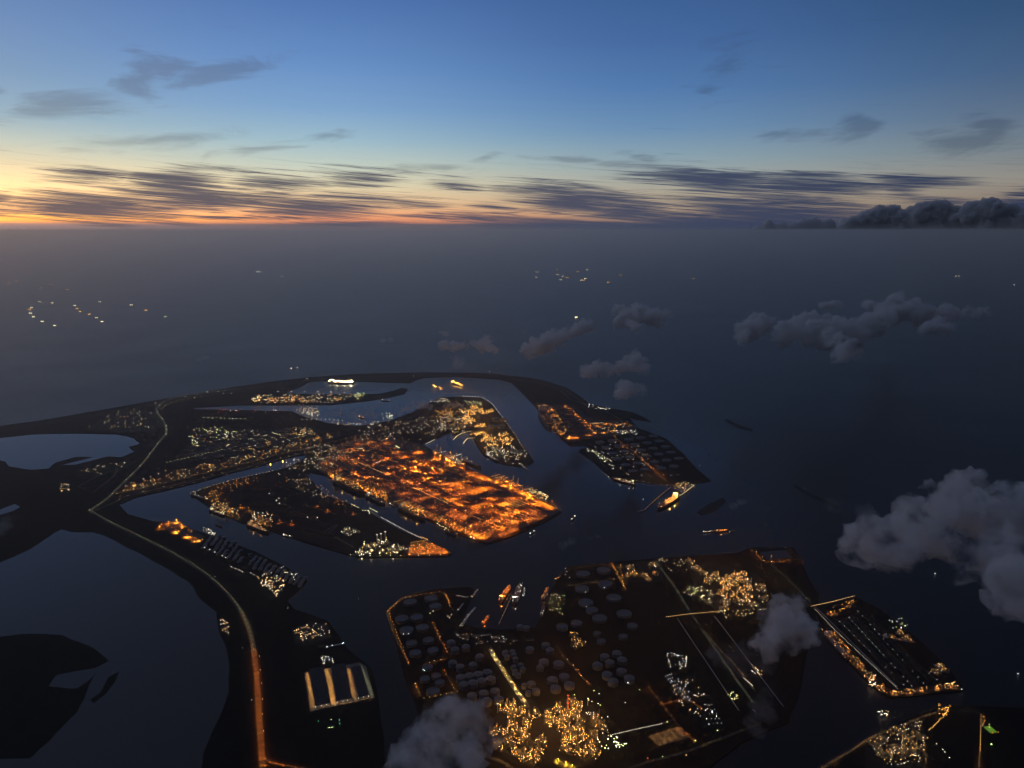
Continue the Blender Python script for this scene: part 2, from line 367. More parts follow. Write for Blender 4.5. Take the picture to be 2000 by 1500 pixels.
land('chemical_site_land', [(1560, 1560), (1620, 1498), (1700, 1440), (1780, 1400), (1850, 1378), (1990, 1382), (2120, 1400), (2120, 1560)], m_land, LZ, 5.0, 120, 12.0)
land('islet', [(1362, 1000), (1385, 984), (1412, 972), (1418, 980), (1400, 994), (1372, 1006)], m_rock, 4.0, 10, 40, 2.0)
land('breakwater', [(1418, 817), (1445, 830), (1470, 838), (1468, 842), (1440, 834), (1416, 820)], m_rock, 3.5, 4, 60, 5.0)
land('breakwater', [(1552, 945), (1580, 962), (1640, 990), (1638, 994), (1576, 966), (1550, 949)], m_rock, 3.5, 4, 60, 6.0)
# scrub and dunes over the plain ground
sheet('dune_belt', [(0, 835), (200, 803), (450, 760), (600, 740), (830, 729), (960, 731), (1050, 743), (1100, 759), (1130, 780), (1100, 770), (1050, 750), (960, 736), (830, 733), (650, 740), (560, 752), (450, 768), (200, 812), (0, 845)], m_dune, LZ + 0.6, 8, 120, 1.0)
sheet('scrub_belt', [(-100, 985), (80, 940), (180, 950), (230, 985), (200, 1000), (330, 1070), (440, 1160), (470, 1240), (480, 1560), (400, 1560), (440, 1420), (440, 1260), (390, 1160), (250, 1065), (120, 1030), (60, 1070), (-100, 1120)], m_wood, LZ + 0.5, 20, 120, 2.0)
# lakes lying in the land
sheet('lake', [(-60, 862), (0, 856), (60, 849), (150, 847), (228, 849), (262, 856), (272, 867), (250, 873), (262, 882), (236, 893), (210, 891), (182, 899), (150, 907), (122, 908), (182, 893), (150, 892), (108, 903), (96, 915), (60, 918), (18, 911), (12, 902), (-10, 896), (-60, 896)], m_lake, LZ + 0.9, 14, 60, 3.0)
sheet('lake', [(-60, 1010), (0, 995), (30, 984), (40, 990), (25, 998), (0, 1006), (-60, 1024)], m_lake, LZ + 0.9, 8, 60, 5.0)
sheet('lake', [(-120, 1150), (0, 1098), (60, 1073), (105, 1042), (120, 1034), (140, 1040), (180, 1040), (205, 1046), (245, 1068), (300, 1096), (368, 1135), (385, 1165), (420, 1195), (432, 1235), (446, 1290), (448, 1350), (425, 1410), (400, 1470), (380, 1560), (-300, 1560)], m_lake, LZ + 0.9, 14, 60, 7.0)
sheet('lake_islet', [(-120, 1262), (0, 1244), (60, 1238), (120, 1240), (175, 1262), (212, 1290), (185, 1306), (110, 1318), (95, 1340), (150, 1345), (170, 1330), (186, 1318), (150, 1390), (60, 1480), (-200, 1500)], m_wood, LZ + 1.4, 14, 50, 9.0)
sheet('sand_spit', [(196, 1352), (212, 1322), (232, 1312), (226, 1330), (206, 1356), (182, 1374), (176, 1366)], m_wood, LZ + 1.4, 6, 40, 11.0)

# ---------------------------------------------------------------- object materials
m_steel = principled('grey_steel', (0.30, 0.29, 0.28), 0.55, 0.4, var=0.3, vscale=0.05)
m_dsteel = principled('dark_steel', (0.10, 0.10, 0.105), 0.6, 0.4, var=0.3, vscale=0.05)
m_tank = principled('tank_paint', (0.19, 0.195, 0.205), 0.5, 0.4, var=0.12, vscale=0.03)
m_troof = principled('tank_roof_paint', (0.13, 0.133, 0.14), 0.6, 0.3, var=0.2, vscale=0.04)
m_cream = principled('cream_paint', (0.62, 0.58, 0.50), 0.5, 0.4, var=0.15, vscale=0.05)
m_roof = principled('dark_roofing', (0.05, 0.05, 0.052), 0.8, 0.2, var=0.3, vscale=0.03)
m_wall = principled('wall_cladding', (0.28, 0.28, 0.29), 0.7, 0.3, var=0.15, vscale=0.05)
m_ore = principled('ore_heap', (0.035, 0.028, 0.024), 0.95, 0.1, var=0.5, vscale=0.03)
m_hull_k = principled('black_hull', (0.03, 0.03, 0.035), 0.4, 0.5)
m_hull_r = principled('red_hull', (0.25, 0.05, 0.035), 0.45, 0.5)
m_hull_b = principled('blue_hull', (0.04, 0.07, 0.14), 0.45, 0.5)
m_deck = principled('deck_paint', (0.22, 0.10, 0.07), 0.7, 0.3, var=0.3, vscale=0.08)
m_white = principled('white_paint', (0.7, 0.7, 0.68), 0.5, 0.4)
m_crane = principled('crane_paint', (0.45, 0.30, 0.16), 0.5, 0.4)
m_brick = principled('red_white_stack', (0.35, 0.10, 0.07), 0.7, 0.3)
m_cont = principled('container_paint', (0.2, 0.2, 0.2), 0.6, 0.3)
t = m_cont.node_tree; g = node(t, 'ShaderNodeNewGeometry'); vo = node(t, 'ShaderNodeTexVoronoi'); mp = node(t, 'ShaderNodeMapping')
mp.inputs['Scale'].default_value = (0.08, 0.08, 0.3); t.links.new(g.outputs['Position'], mp.inputs[0]); t.links.new(mp.outputs[0], vo.inputs['Vector']); vo.inputs['Scale'].default_value = 1.0
sx = node(t, 'ShaderNodeSeparateColor'); t.links.new(vo.outputs['Color'], sx.inputs[0])
t.links.new(ramp(t, sx.outputs[0], [(0, (.20, .06, .04)), (.2, (.05, .08, .16)), (.4, (.30, .27, .22)), (.55, (.07, .12, .08)), (.7, (.28, .12, .05)), (.85, (.12, .12, .13)), (1, (.36, .34, .30))], 'CONSTANT'), t.nodes['Principled BSDF'].inputs['Base Color'])
def lampmat(name, c, st):            # a lamp glass: pale coloured body that glows
    m = principled(name, tuple(min(.9, q * .85 + .05) for q in c), .4, .4); bs = m.node_tree.nodes['Principled BSDF']
    bs.inputs['Emission Color'].default_value = (*c, 1); bs.inputs['Emission Strength'].default_value = st; m.cycles.emission_sampling = 'FRONT'; return m
E = {k: lampmat('lamp_' + k, c, s) for k, c, s in (
    ('white', (1, .88, .70), 8), ('cool', (.86, .94, 1), 6), ('warm', (1, .54, .19), 7), ('amber', (1, .36, .05), 6), ('orange', (1, .24, .018), 5.5),
    ('gold', (1, .47, .075), 7), ('lime', (.75, 1, .28), 6), ('green', (.10, 1, .40), 4), ('red', (1, .08, .04), 5), ('cream', (1, .88, .46), 7))}
ES = {k: emis('hooded_' + k, c, s) for k, c, s in (
    ('road', (.82, .84, .48), 60), ('sodium', (1, .24, .015), 520), ('amber', (1, .36, .05), 600), ('gold', (1, .48, .11), 190), ('dim', (1, .50, .16), 240), ('white', (1, .88, .66), 90), ('blaze', (1, .64, .17), 1500))}

def rnd(a, b): return random.uniform(a, b)
def gdir(u0, v0, u1, v1):
    d = gp(u1, v1) - gp(u0, v0); return math.atan2(d.y, d.x)
def path(px, z=LZ, curve=True):
    pts = [gp(u, v, z) for u, v in px]
    return smooth_path(pts) if curve and len(pts) > 2 else pts
def in_poly(p, poly):
    c = False; n = len(poly); j = n - 1
    for i in range(n):
        a, b = poly[i], poly[j]
        if (a.y > p.y) != (b.y > p.y) and p.x < (b.x - a.x) * (p.y - a.y) / (b.y - a.y) + a.x: c = not c
        j = i
    return c
def scatter(px, n, gap=0.0):
    poly = [gp(u, v, LZ) for u, v in px]; xs = [p.x for p in poly]; ys = [p.y for p in poly]; out = []; k = 0
    while len(out) < n and k < n * 60:
        k += 1; p = Vector((rnd(min(xs), max(xs)), rnd(min(ys), max(ys)), LZ))
        if in_poly(p, poly) and (not gap or all((p - q).length > gap for q in out)): out.append(p)
    return out
def kids(o): return [c for c in bpy.data.objects if c.parent == o]
def copy_tree(src, loc, rz, label=None, group=None, scale=None, _k={}):
    ch = _k.get(src.name)
    if ch is None: ch = _k[src.name] = [(c, list(c.children)) for c in src.children]
    r = src.copy(); COL.objects.link(r); r.location = loc; r.rotation_euler = (0, 0, rz)
    if scale: r.scale = scale
    if label: r['label'] = label
    if group: r['group'] = group
    for c, sub in ch:
        d = c.copy(); COL.objects.link(d); d.parent = r
        for q in sub:
            w = q.copy(); COL.objects.link(w); w.parent = d
    return r

# ---------------------------------------------------------------- lamps (kept in a bank: the 300 largest of a kind become things, the rest one mass)
BANK = {}
LM = {}
def lamp_mesh(mat, h, r, hood):
    k = (mat, h, r, hood)
    if k not in LM:
        mb = MB(); mb.cyl((0, 0, 0), 0.30, h, m_dsteel, 5, 0.16, cap=False)
        if hood:
            mb.box((0, 0, h + 0.05), (r * 2.3, r * 2.3, 0.35), m_dsteel)
            mb.add([(-r, -r, h), (-r, r, h), (r, r, h), (r, -r, h)], [(0, 1, 2, 3)], ES[mat])
        else:
            mb.octa((0, 0, h), r, E[mat], r * 0.8)
        LM[k] = mb.mesh('lamp')
    return LM[k]
def lamp(kind, p, mat, h, r, label, group, hood=False):
    if not hood: r = round(r * 1.55, 1)
    BANK.setdefault(kind, []).append((Vector((p.x, p.y, p.z)), mat, h, r, label, group, hood))
def lampline(px, step, mat, kind, label, group, h=11.0, r=1.3, hood=False, drop=0.0, curve=True, off=0.0, jit=0.0):
    pts = resample(path(px, LZ, curve), step)
    for i, p in enumerate(pts):
        if drop and random.random() < drop: continue
        d = pts[min(i + 1, len(pts) - 1)] - pts[max(i - 1, 0)]; q = Vector((-d.y, d.x, 0)).normalized()
        p = p + q * off + Vector((rnd(-jit, jit), rnd(-jit, jit), 0))
        lamp(kind, p, random.choice(mat) if isinstance(mat, (list, tuple)) else mat, h, r, label, group, hood)
def lampfield(px, n, mats, kind, label, group, h=(8, 20), r=(1.2, 2.0), hood=False, gap=0):
    for p in scatter(px, int(n * 1.5), gap):
        lamp(kind, p, random.choice(mats), round(rnd(*h) / 4) * 4 + 2, round(rnd(*r) * 2.5) / 2.5, label, group, hood)
def emit_lamps(limit=300):
    for kind, L in BANK.items():
        L.sort(key=lambda q: (q[0] - cam.location).length / q[3])
        for p, mat, h, r, lab, grp, hood in L[:limit]:
            o = new_obj(kind, lamp_mesh(mat, h, r, hood)); o.location = p; o.rotation_euler[2] = rnd(0, 1.5)
            tag(o, lab, 'lamp', grp)
        if len(L) > limit:
            mb = MB()
            for p, mat, h, r, lab, grp, hood in L[limit:]:
                mb.cyl(p, 0.28, h, m_dsteel, 3, cap=False)
                if hood:
                    mb.box((p.x, p.y, p.z + h + 0.05), (r * 2.3, r * 2.3, 0.3), m_dsteel)
                    mb.add([(p.x - r, p.y - r, p.z + h), (p.x - r, p.y + r, p.z + h), (p.x + r, p.y + r, p.z + h), (p.x + r, p.y - r, p.z + h)], [(0, 1, 2, 3)], ES[mat])
                else: mb.octa((p.x, p.y, p.z + h), r, E[mat], r * 0.8)
            tag(mb.build('distant_' + kind), 'mass of small far lamps spread over the port', 'lamps', kind='stuff')
        print(kind, len(L))

# high floodlight masts: pole, head ring with lamps, and the light they throw
FM = {}
def flood(px, power, col, label, group, mat='amber', h=42.0, r=2.4):
    if isinstance(px, Vector): p = px
    else: p = gp(px[0], px[1], LZ)
    k = (mat, h, r)
    if k not in FM:
        a = MB(); a.cyl((0, 0, 0), 0.9, h, m_steel, 6, 0.45, cap=False)
        b = MB(); b.cyl((0, 0, h - 0.8), r * 0.9, 0.8, m_dsteel, 8)
        c = MB()
        for i in range(6): c.octa((r * math.cos(i * 1.047), r * math.sin(i * 1.047), h - 0.6), 1.0, E[mat], 0.8)
        FM[k] = (a.mesh('pole'), b.mesh('head_frame'), c.mesh('floodlight'))
    t_ = empty('flood_mast', p, rnd(0, 1)); tag(t_, label, 'light mast', group)
    for nm, me in zip(('pole', 'head_frame', 'floodlight'), FM[k]):
        o = new_obj(nm, me, t_)
        if nm == 'floodlight': o['kind'] = 'stuff'
    ld = LD.get((power, col, h))
    if ld is None:
        ld = bpy.data.lights.new('flood_light', 'SPOT'); ld.energy = power; ld.color = col; ld.shadow_soft_size = 2.0
        ld.spot_size = R(128); ld.spot_blend = 0.9; LD[(power, col, h)] = ld
    lo = bpy.data.objects.new('flood_light', ld); COL.objects.link(lo); lo.parent = t_; lo.location = (0, 0, h - 2.2)
LD = {}

# ---------------------------------------------------------------- storage tanks
def tank_proto(kind):
    root = empty('storage_tank'); tag(root, 'x', 'storage tank')
    D = 50.0; h = 1.0 * 20
    sh = MB(); n = 28; sh.cyl((0, 0, 0), D, h, m_tank, n, cap=False)
    rf = MB(); rim = MB(); st = MB()
    if kind == 'floating':
        rf.cyl((0, 0, h - 4.0), D * 0.985, 0.6, m_troof, n); rf.cyl((0, 0, h - 3.4), D * 0.07, 0.8, m_troof, 8)
        rf.bar((D * .9, 0, h - 2.9), (D * 0.1, 0, h - 2.9), 1.2, m_steel)
    else:
        rf.cyl((0, 0, h + .02), D * 0.99, D * 0.09, m_troof, n, 0.6); rf.cyl((0, 0, h + D * .085), D * .04, 1.2, m_tank, 8)
    for i in range(n):
        a0, a1 = 2 * math.pi * i / n, 2 * math.pi * (i + 1) / n; q = []
        for a in (a0, a1):
            for rr_, z in ((D * 1.002, h - 1.4), (D * 1.022, h - 1.4), (D * 1.022, h - .9), (D * 1.002, h - .9)): q.append((rr_ * math.cos(a), rr_ * math.sin(a), z))
        rim.add(q, [(0, 4, 5, 1), (1, 5, 6, 2), (2, 6, 7, 3)], m_tank)
    for i in range(14):
        a = -0.9 + 0.08 * i; st.box((D * 1.02 * math.cos(a), D * 1.02 * math.sin(a), 1.2 + i * (h - 2) / 14), (2.2, 2.2, .5), m_steel, a)
    so = sh.build('shell', root, smooth=True); rf.build('roof', root); rim.build('wind_girder', so); st.build('stair', so)
    return root
TP = {}
def tank(u, v, wpx, kind, label, group, hgt=20.0, lit=0):
    if kind not in TP:
        TP[kind] = [tank_proto(kind), False]
    p = gp(u, v, LZ - 0.2); d = (p - cam.location).length; rad = wpx / 2.0 / F * d
    s = (rad / 50.0, rad / 50.0, hgt / 20.0); rz = rnd(0, 6.28)
    if not TP[kind][1]:
        o = TP[kind][0]; o.location = p; o.rotation_euler[2] = rz; o.scale = s; TP[kind][1] = True; o['label'] = label; o['group'] = group
    else: o = copy_tree(TP[kind][0], p, rz, label, group, s)
    for i in range(lit):
        a = rnd(-2.6, -.5); lamp('yard_lamp', p + Vector((rad * 1.05 * math.cos(a), rad * 1.05 * math.sin(a), 0)), 'cool', 10, 1.2, 'white lamp lighting the side of an oil tank', 'lamps beside oil tanks')
    return o

# ---------------------------------------------------------------- quay cranes
def crane_proto(up):
    root = empty('quay_crane'); tag(root, 'x', 'crane')
    fr = MB()
    for x in (-13, 13):
        for y in (-4, -34): fr.bar((x, y, 0), (x, y, 46), 2.0, m_crane)
        fr.bar((x, -4, 14), (x, -34, 14), 1.6, m_crane); fr.bar((x, -4, 46), (x, -34, 46), 1.8, m_crane)
        fr.bar((x, -34, 14), (x, -4, 46), 1.0, m_crane); fr.bar((x * .6, -4, 46), (x * .25, -8, 78), 1.4, m_crane)
        fr.bar((x * .25, -8, 78), (x * .6, -34, 46), 1.0, m_crane)
    for y in (-4, -34): fr.bar((-13, y, 12), (13, y, 12), 1.6, m_crane); fr.bar((-13, y, 46), (13, y, 46), 1.8, m_crane)
    bm_ = MB(); lp = MB(); hs = MB()
    for x in (-3.5, 3.5): bm_.bar((x, -58, 48), (x, -4, 48), 2.2, m_crane)
    ang = R(78) if up else 0.0; L = 64
    def bp(s): return (-4 + s * math.cos(ang), 48 + s * math.sin(ang))
    for x in (-3.5, 3.5):
        y, z = bp(L); bm_.bar((x, -4, 48), (x, y, z), 2.2, m_crane)
    for s in range(8, L + 1, 8):
        y, z = bp(s); bm_.bar((-3.5, y, z), (3.5, y, z), 1.0, m_crane)
    y, z = bp(L * .75); bm_.bar((0, -8, 78), (0, y, z), 0.7, m_crane); bm_.bar((0, -8, 78), (0, -56, 49), 0.7, m_crane)
    for s in range(-44, L + 1, 12):
        if s >= 0: y, z = bp(s)
        else: y, z = -4 + s, 48
        lp.octa((4.8, y, z + 1.6), 1.25, E['gold'], 1.0)
    for x in (-13, 13): lp.octa((x, -4, 30), 1.5, E['orange']); lp.octa((x, -34, 30), 1.5, E['orange'])
    lp.octa((0, -8, 79), 1.0, E['red'])
    hs.box((0, -42, 49.2), (9, 16, 6.5), m_white); cb = MB(); cb.box((0, 4, 44), (3, 4, 3), m_white)
    fr.build('portal_frame', root); bo = bm_.build('boom', root); hs.build('machinery_house', root); cb.build('operator_cab', bo); lp.build('boom_lamp', bo)['kind'] = 'stuff'
    return root
CP_ = {}
def crane(p, rz, up, label, group):
    if up not in CP_:
        CP_[up] = o = crane_proto(up); o.location = p; o.rotation_euler[2] = rz; o['label'] = label; o['group'] = group; return o
    return copy_tree(CP_[up], p, rz, label, group)

# ---------------------------------------------------------------- ships
def hull_mesh(L, B, D, m_h, m_d):
    st = [(-.5, .62), (-.47, .80), (-.4, .96), (-.25, 1), (.2, 1), (.33, .93), (.42, .68), (.47, .38), (.5, .04)]
    mb = MB(); vs = []; fs = []; fd = []
    for x, w in st:
        sh = D * (1.16 if x > .4 else 1.0)
        vs += [(x * L * (1.0 if x < .45 else .985), -w * B * .47, -1.5), (x * L, -w * B / 2, sh), (x * L, w * B / 2, sh), (x * L * (1.0 if x < .45 else .985), w * B * .47, -1.5)]
    n = len(st)
    for i in range(n - 1):
        a, b = 4 * i, 4 * i + 4
        fs += [(a, b, b + 1, a + 1), (a + 3, a + 2, b + 2, b + 3)]; fd.append((a + 1, b + 1, b + 2, a + 2))
    fs += [(0, 1, 2, 3), (4 * n - 1, 4 * n - 2, 4 * n - 3, 4 * n - 4)]
    mb.add(vs, fs, m_h); b0 = len(mb.v); mb.add(vs, fd, m_d); return mb
def ship(px0, px1, kind, label, group=None, lamps='white', nl=14, cat='ship', hm=None, width=None, glow=None, lr=1.7, z=0.0):
    """px0 stern, px1 bow on the water"""
    a, b = gp(px0[0], px0[1]), gp(px1[0], px1[1]); L = (b - a).length; rz = math.atan2(b.y - a.y, b.x - a.x)
    B = width or L * (.155 if kind != 'barge' else .13); D = {'container': L * .055, 'tanker': L * .05, 'bulk': L * .06, 'barge': 4.0, 'tug': L * .09, 'platform': L * .06, 'anchored': L * .055}[kind]
    root = empty({'container': 'container_ship', 'tanker': 'tanker', 'bulk': 'bulk_carrier', 'barge': 'barge', 'tug': 'tugboat', 'platform': 'construction_vessel', 'anchored': 'anchored_ship'}[kind], (a + b) / 2, rz)
    tag(root, label, cat, group)
    hull_mesh(L, B, D, hm or random.choice((m_hull_k, m_hull_r, m_hull_b)), m_deck).build('hull', root)
    lp = MB(); sp_ = MB(); fn = MB(); lm = E[lamps]
    sx_ = -L * .40; sl = L * .09; sh = L * .10 if kind not in ('barge',) else 5.0
    if kind == 'platform':
        sp_.box((L * .30, 0, D), (L * .14, B * .8, L * .05), m_white); sp_.box((L * .32, 0, D + L * .05), (L * .08, B * .6, L * .03), m_white)
        sp_.box((-L * .05, 0, D), (L * .3, B * .35, L * .025), m_cream); sp_.box((-L * .42, -B * .3, D), (L * .06, B * .2, L * .05), m_cream)
        cr = MB()
        for x, y in ((.05, .35), (-.25, -.35)):
            cr.cyl((x * L, y * B, D), L * .018, L * .07, m_crane, 8); cr.bar((x * L, y * B, D + L * .07), (x * L - L * .2, y * B * .6, D + L * .11), L * .012, m_crane)
        cr.build('deck_crane', root); mh = MB(); mh.bar((L * .34, 0, D + L * .08), (L * .34, 0, D + L * .15), 2.5, m_white); mh.build('mast', root)
    else:
        sp_.box((sx_, 0, D), (sl, B * .82, sh * .55), m_white); sp_.box((sx_ + sl * .1, 0, D + sh * .55), (sl * .7, B * .7, sh * .3), m_white)
        sp_.box((sx_ + sl * .25, 0, D + sh * .85), (sl * .35, B * .98, sh * .15), m_white)
        fn.cyl((sx_ - sl * .75, 0, D), L * .016, sh * 1.05, m_hull_r, 8, L * .012); fn.build('funnel', root)
    sp_.build('superstructure', root)
    if kind == 'container':
        x = -L * .33
        while x < L * .42:
            w = B * (.92 if x < L * .28 else .6); cg = MB(); nb = 6
            for j in range(nb): cg.box((0, -w / 2 + (j + .5) * w / nb, 0), (12.4, w / nb - .3, 2.7 * random.randint(2, 6)), m_cont)
            o = cg.build('container_bay', root); o.location = (x, 0, D + .5); x += 14.6
    elif kind in ('tanker', 'bulk'):
        hx = -L * .30; i = 0
        while hx < L * .36:
            hc = MB()
            if kind == 'bulk': hc.box((0, 0, 0), (L * .06, B * .55, 2.4), m_steel); nm = 'hatch_cover'
            else: hc.cyl((0, 0, 0), 2.2, 2.5, m_steel, 6); hc.bar((-L * .04, 0, 1.8), (L * .04, 0, 1.8), 1.6, m_steel); nm = 'cargo_pipe'
            o = hc.build(nm, root); o.location = (hx, 0, D + .1); hx += L * .085
        mh = MB(); mh.bar((L * .44, 0, D), (L * .44, 0, D + L * .07), 1.6, m_white); mh.build('mast', root)
    elif kind == 'barge':
        hc = MB(); hc.box((L * .06, 0, D), (L * .7, B * .7, 1.6), m_steel); hc.build('hatch_cover', root)
    else:
        mh = MB(); mh.bar((sx_ + sl, 0, D + sh), (sx_ + sl, 0, D + sh * 1.7), max(.6, L * .01), m_white); mh.build('mast', root)
    for i in range(nl):
        if kind in ('anchored',): x, y, z_ = (sx_ + sl * .9 if i < max(1, nl - 1) else L * .42, rnd(-B * .3, B * .3), D + sh * rnd(.6, 1.2))
        elif i < nl * .4 and kind != 'platform': x, y, z_ = sx_ + rnd(-sl * .7, sl * .9), rnd(-B * .45, B * .45), D + sh * rnd(.2, 1.15)
        else: x, y, z_ = rnd(-L * .46, L * .46), random.choice((-1, 1)) * rnd(.1, .46) * B, D + rnd(3, L * .035 + 5)
        if kind == 'barge': z_ = D + rnd(2, 5)
        lp.octa((x, y, z_), lr * rnd(1.0, 1.6), lm, lr * 1.2)
    lp.build('deck_lamp', root)['kind'] = 'stuff'
    if glow:
        for gx in glow[2:] or (-.25, .15):
            ld = bpy.data.lights.new('deck_flood', 'SPOT'); ld.energy = glow[0]; ld.color = glow[1]; ld.shadow_soft_size = 2; ld.spot_size = R(150); ld.spot_blend = .6
            lo = bpy.data.objects.new('deck_flood', ld); COL.objects.link(lo); lo.parent = root; lo.location = (gx * L, 0, D + sh + 8)
    return root

# ---------------------------------------------------------------- sheds, process units, chimneys
def shed(px, L, W, h, rz, label, group=None, lamps=None, nl=6, roofm=None, wallm=None, cat='warehouse', name='warehouse'):
    p = gp(px[0], px[1], LZ) if not isinstance(px, Vector) else px
    root = empty(name, p, rz); tag(root, label, cat, group)
    w = MB(); w.box((0, 0, 0), (L, W, h), wallm or m_wall); wo = w.build('wall', root)
    rf = MB(); e = .6; rh = min(3.0, W * .06)
    rf.add([(-L / 2 - e, -W / 2 - e, h + .02), (L / 2 + e, -W / 2 - e, h + .02), (L / 2 + e, 0, h + rh), (-L / 2 - e, 0, h + rh), (L / 2 + e, W / 2 + e, h + .02), (-L / 2 - e, W / 2 + e, h + .02)],
           [(0, 1, 2, 3), (3, 2, 4, 5), (1, 4, 2), (0, 3, 5)], roofm or m_roof); rf.build('roof', root)
    nd = max(1, int(L / 25)); k = 0
    dm = DOORS.setdefault('d', None)
    if dm is None:
        b = MB(); b.box((0, 0, 0), (5, .3, 5.5), m_dsteel); dm = DOORS['d'] = b.mesh('door')
    for i in range(min(nd, 6)):
        o = new_obj('door', dm, wo); o.location = (-L / 2 + (i + .5) * L / min(nd, 6), -W / 2 - .12, .02)
    if lamps:
        b = MB()
        for i in range(nl):
            x = -L / 2 + (i + .5) * L / nl; b.octa((x, -W / 2 - 1.4, h - 1.0), 1.25, E[lamps]); 
        b.build('wall_lamp', wo)['kind'] = 'stuff'
    return root
DOORS = {}
m_psteel = principled('plant_steel', (0.13, 0.12, 0.11), 0.5, 0.4, var=0.4, vscale=0.05); m_pvessel = principled('plant_vessel', (0.2, 0.19, 0.18), 0.5, 0.4, var=0.3, vscale=0.05)
def process_unit(p, size, rz, nlamp, mats, label, group, tall=45, lr=1.35, name='process_unit', flood_=None):
    root = empty(name, p, rz); tag(root, label, 'process plant', group); S = size
    pad = MB(); pad.box((0, 0, 0), (S, S * .8, .4), m_asph); pad.build('pad', root)
    rk = MB(); nodes = []
    for lv in range(3):
        z = 7 + lv * 7
        for y in (-S * .06, S * .06): rk.bar((-S * .48, y, z), (S * .48, y, z), 1.1, m_psteel)
    for i in range(9):
        x = -S * .48 + i * S * .12
        for y in (-S * .06, S * .06): rk.bar((x, y, .4), (x, y, 22), .8, m_psteel)
        rk.bar((x, -S * .06, 21), (x, S * .06, 21), .8, m_psteel)
    rk.build('pipe_rack', root)
    for i in range(4):
        cl = MB(); x, y = rnd(-.42, .42) * S, random.choice((-1, 1)) * rnd(.16, .36) * S; h = tall * rnd(.5, 1.1); r = rnd(2.0, 4.2)
        cl.cyl((0, 0, 0), r, h, m_pvessel, 10, r * .85)
        for z in range(8, int(h), 9): cl.cyl((0, 0, z), r + 1.5, .5, m_dsteel, 8)
        cl.build('column', root, (x, y, .4)); nodes += [(x, y, h, r + 1.4)] * 2
    for i in range(3):
        fr = MB(); x, y = rnd(-.4, .4) * S, random.choice((-1, 1)) * rnd(.16, .34) * S; w = rnd(10, 20); h = tall * rnd(.35, .75)
        for sx2 in (-1, 1):
            for sy in (-1, 1): fr.bar((sx2 * w / 2, sy * w / 2, 0), (sx2 * w / 2, sy * w / 2, h), .9, m_psteel)
        z = 6
        while z < h:
            for sg in (-1, 1): fr.bar((-w / 2, sg * w / 2, z), (w / 2, sg * w / 2, z), .8, m_psteel); fr.bar((sg * w / 2, -w / 2, z), (sg * w / 2, w / 2, z), .8, m_psteel)
            fr.box((0, 0, z), (w * .9, w * .9, .3), m_dsteel); z += 7
        fr.box((0, 0, 0), (w * .7, w * .7, h * .4), m_dsteel)
        fr.build('platform_tower', root, (x, y, .4)); nodes += [(x, y, h, w * .72)] * 3
    for i in range(2):
        dr = MB(); x, y = rnd(-.35, .35) * S, random.choice((-1, 1)) * rnd(.2, .36) * S; L = rnd(14, 26)
        n = 8; r = 2.6; vs = [(sx2 * L / 2, r * math.cos(6.283 * k / n), 5 + r * math.sin(6.283 * k / n)) for sx2 in (-1, 1) for k in range(n)]
        dr.add(vs, [(k, (k + 1) % n, n + (k + 1) % n, n + k) for k in range(n)] + [tuple(range(n - 1, -1, -1)), tuple(range(n, 2 * n))], m_pvessel)
        for sx2 in (-1, 1): dr.box((sx2 * L * .3, 0, 0), (1.5, 4, 3), m_conc)
        dr.build('drum', root, (x, y, .4))
    lp = MB()
    for i in range(int(nlamp * .62)):
        q = random.random()
        if q < .55:
            x, y, h, r = random.choice(nodes); a = rnd(-3, 0); c = (x + r * math.cos(a), y + r * math.sin(a), rnd(.15, 1.02) * h)
        elif q < .8: c = (rnd(-.48, .48) * S, random.choice((-1, 1)) * S * .07, random.choice((8.5, 15.5, 22.5)))
        else: c = (rnd(-.5, .5) * S, rnd(-.4, .4) * S, rnd(4, 9))
        lp.octa(c, lr * rnd(.8, 1.45), E[random.choice(mats)], lr * rnd(.9, 2.4))
    o = lp.build('work_lamp', root); o['kind'] = 'stuff'
    if flood_:
        ld = LD.get(('pu', flood_))
        if ld is None:
            ld = bpy.data.lights.new('plant_light', 'POINT'); ld.energy = flood_[0]; ld.color = flood_[1]; ld.shadow_soft_size = 4; LD[('pu', flood_)] = ld
        lo = bpy.data.objects.new('plant_light', ld); COL.objects.link(lo); lo.parent = root; lo.location = (0, 0, tall * .8)
    return root
def chimney(px, h, r, label, lamps='red', rings=2, mat=None, group=None):
    p = gp(px[0], px[1], LZ); root = empty('chimney', p); tag(root, label, 'chimney', group)
    a = MB(); a.cyl((0, 0, 0), r, h, mat or m_brick, 12, r * .65); sf = a.build('shaft', root)
    b = MB()
    for k in range(1, 4): b.cyl((0, 0, h * (k / 3.2)), r * (1.25 - .1 * k), 1.2, m_dsteel, 12)
    b.build('gallery', sf)['kind'] = 'stuff'
    c = MB()
    for k in range(rings):
        z = h - 3 - k * h * .38
        for i in range(5): c.octa((r * .95 * math.cos(i * 1.257), r * .95 * math.sin(i * 1.257), z), 1.5, E[lamps], 1.2)
    c.build('warning_lamp', sf)['kind'] = 'stuff'; return root

# ================================================================ the port, area by area
OR = (1.0, 0.33, 0.03); AM = (1.0, 0.48, 0.10); GO = (1.0, 0.62, 0.20); WH = (1.0, 0.88, 0.66)
def road(px, w, z=LZ + 1.8, mat=None, name='road', curve=True):
    return ribbon(name, path(px, z, curve), w, mat or m_asph, z)
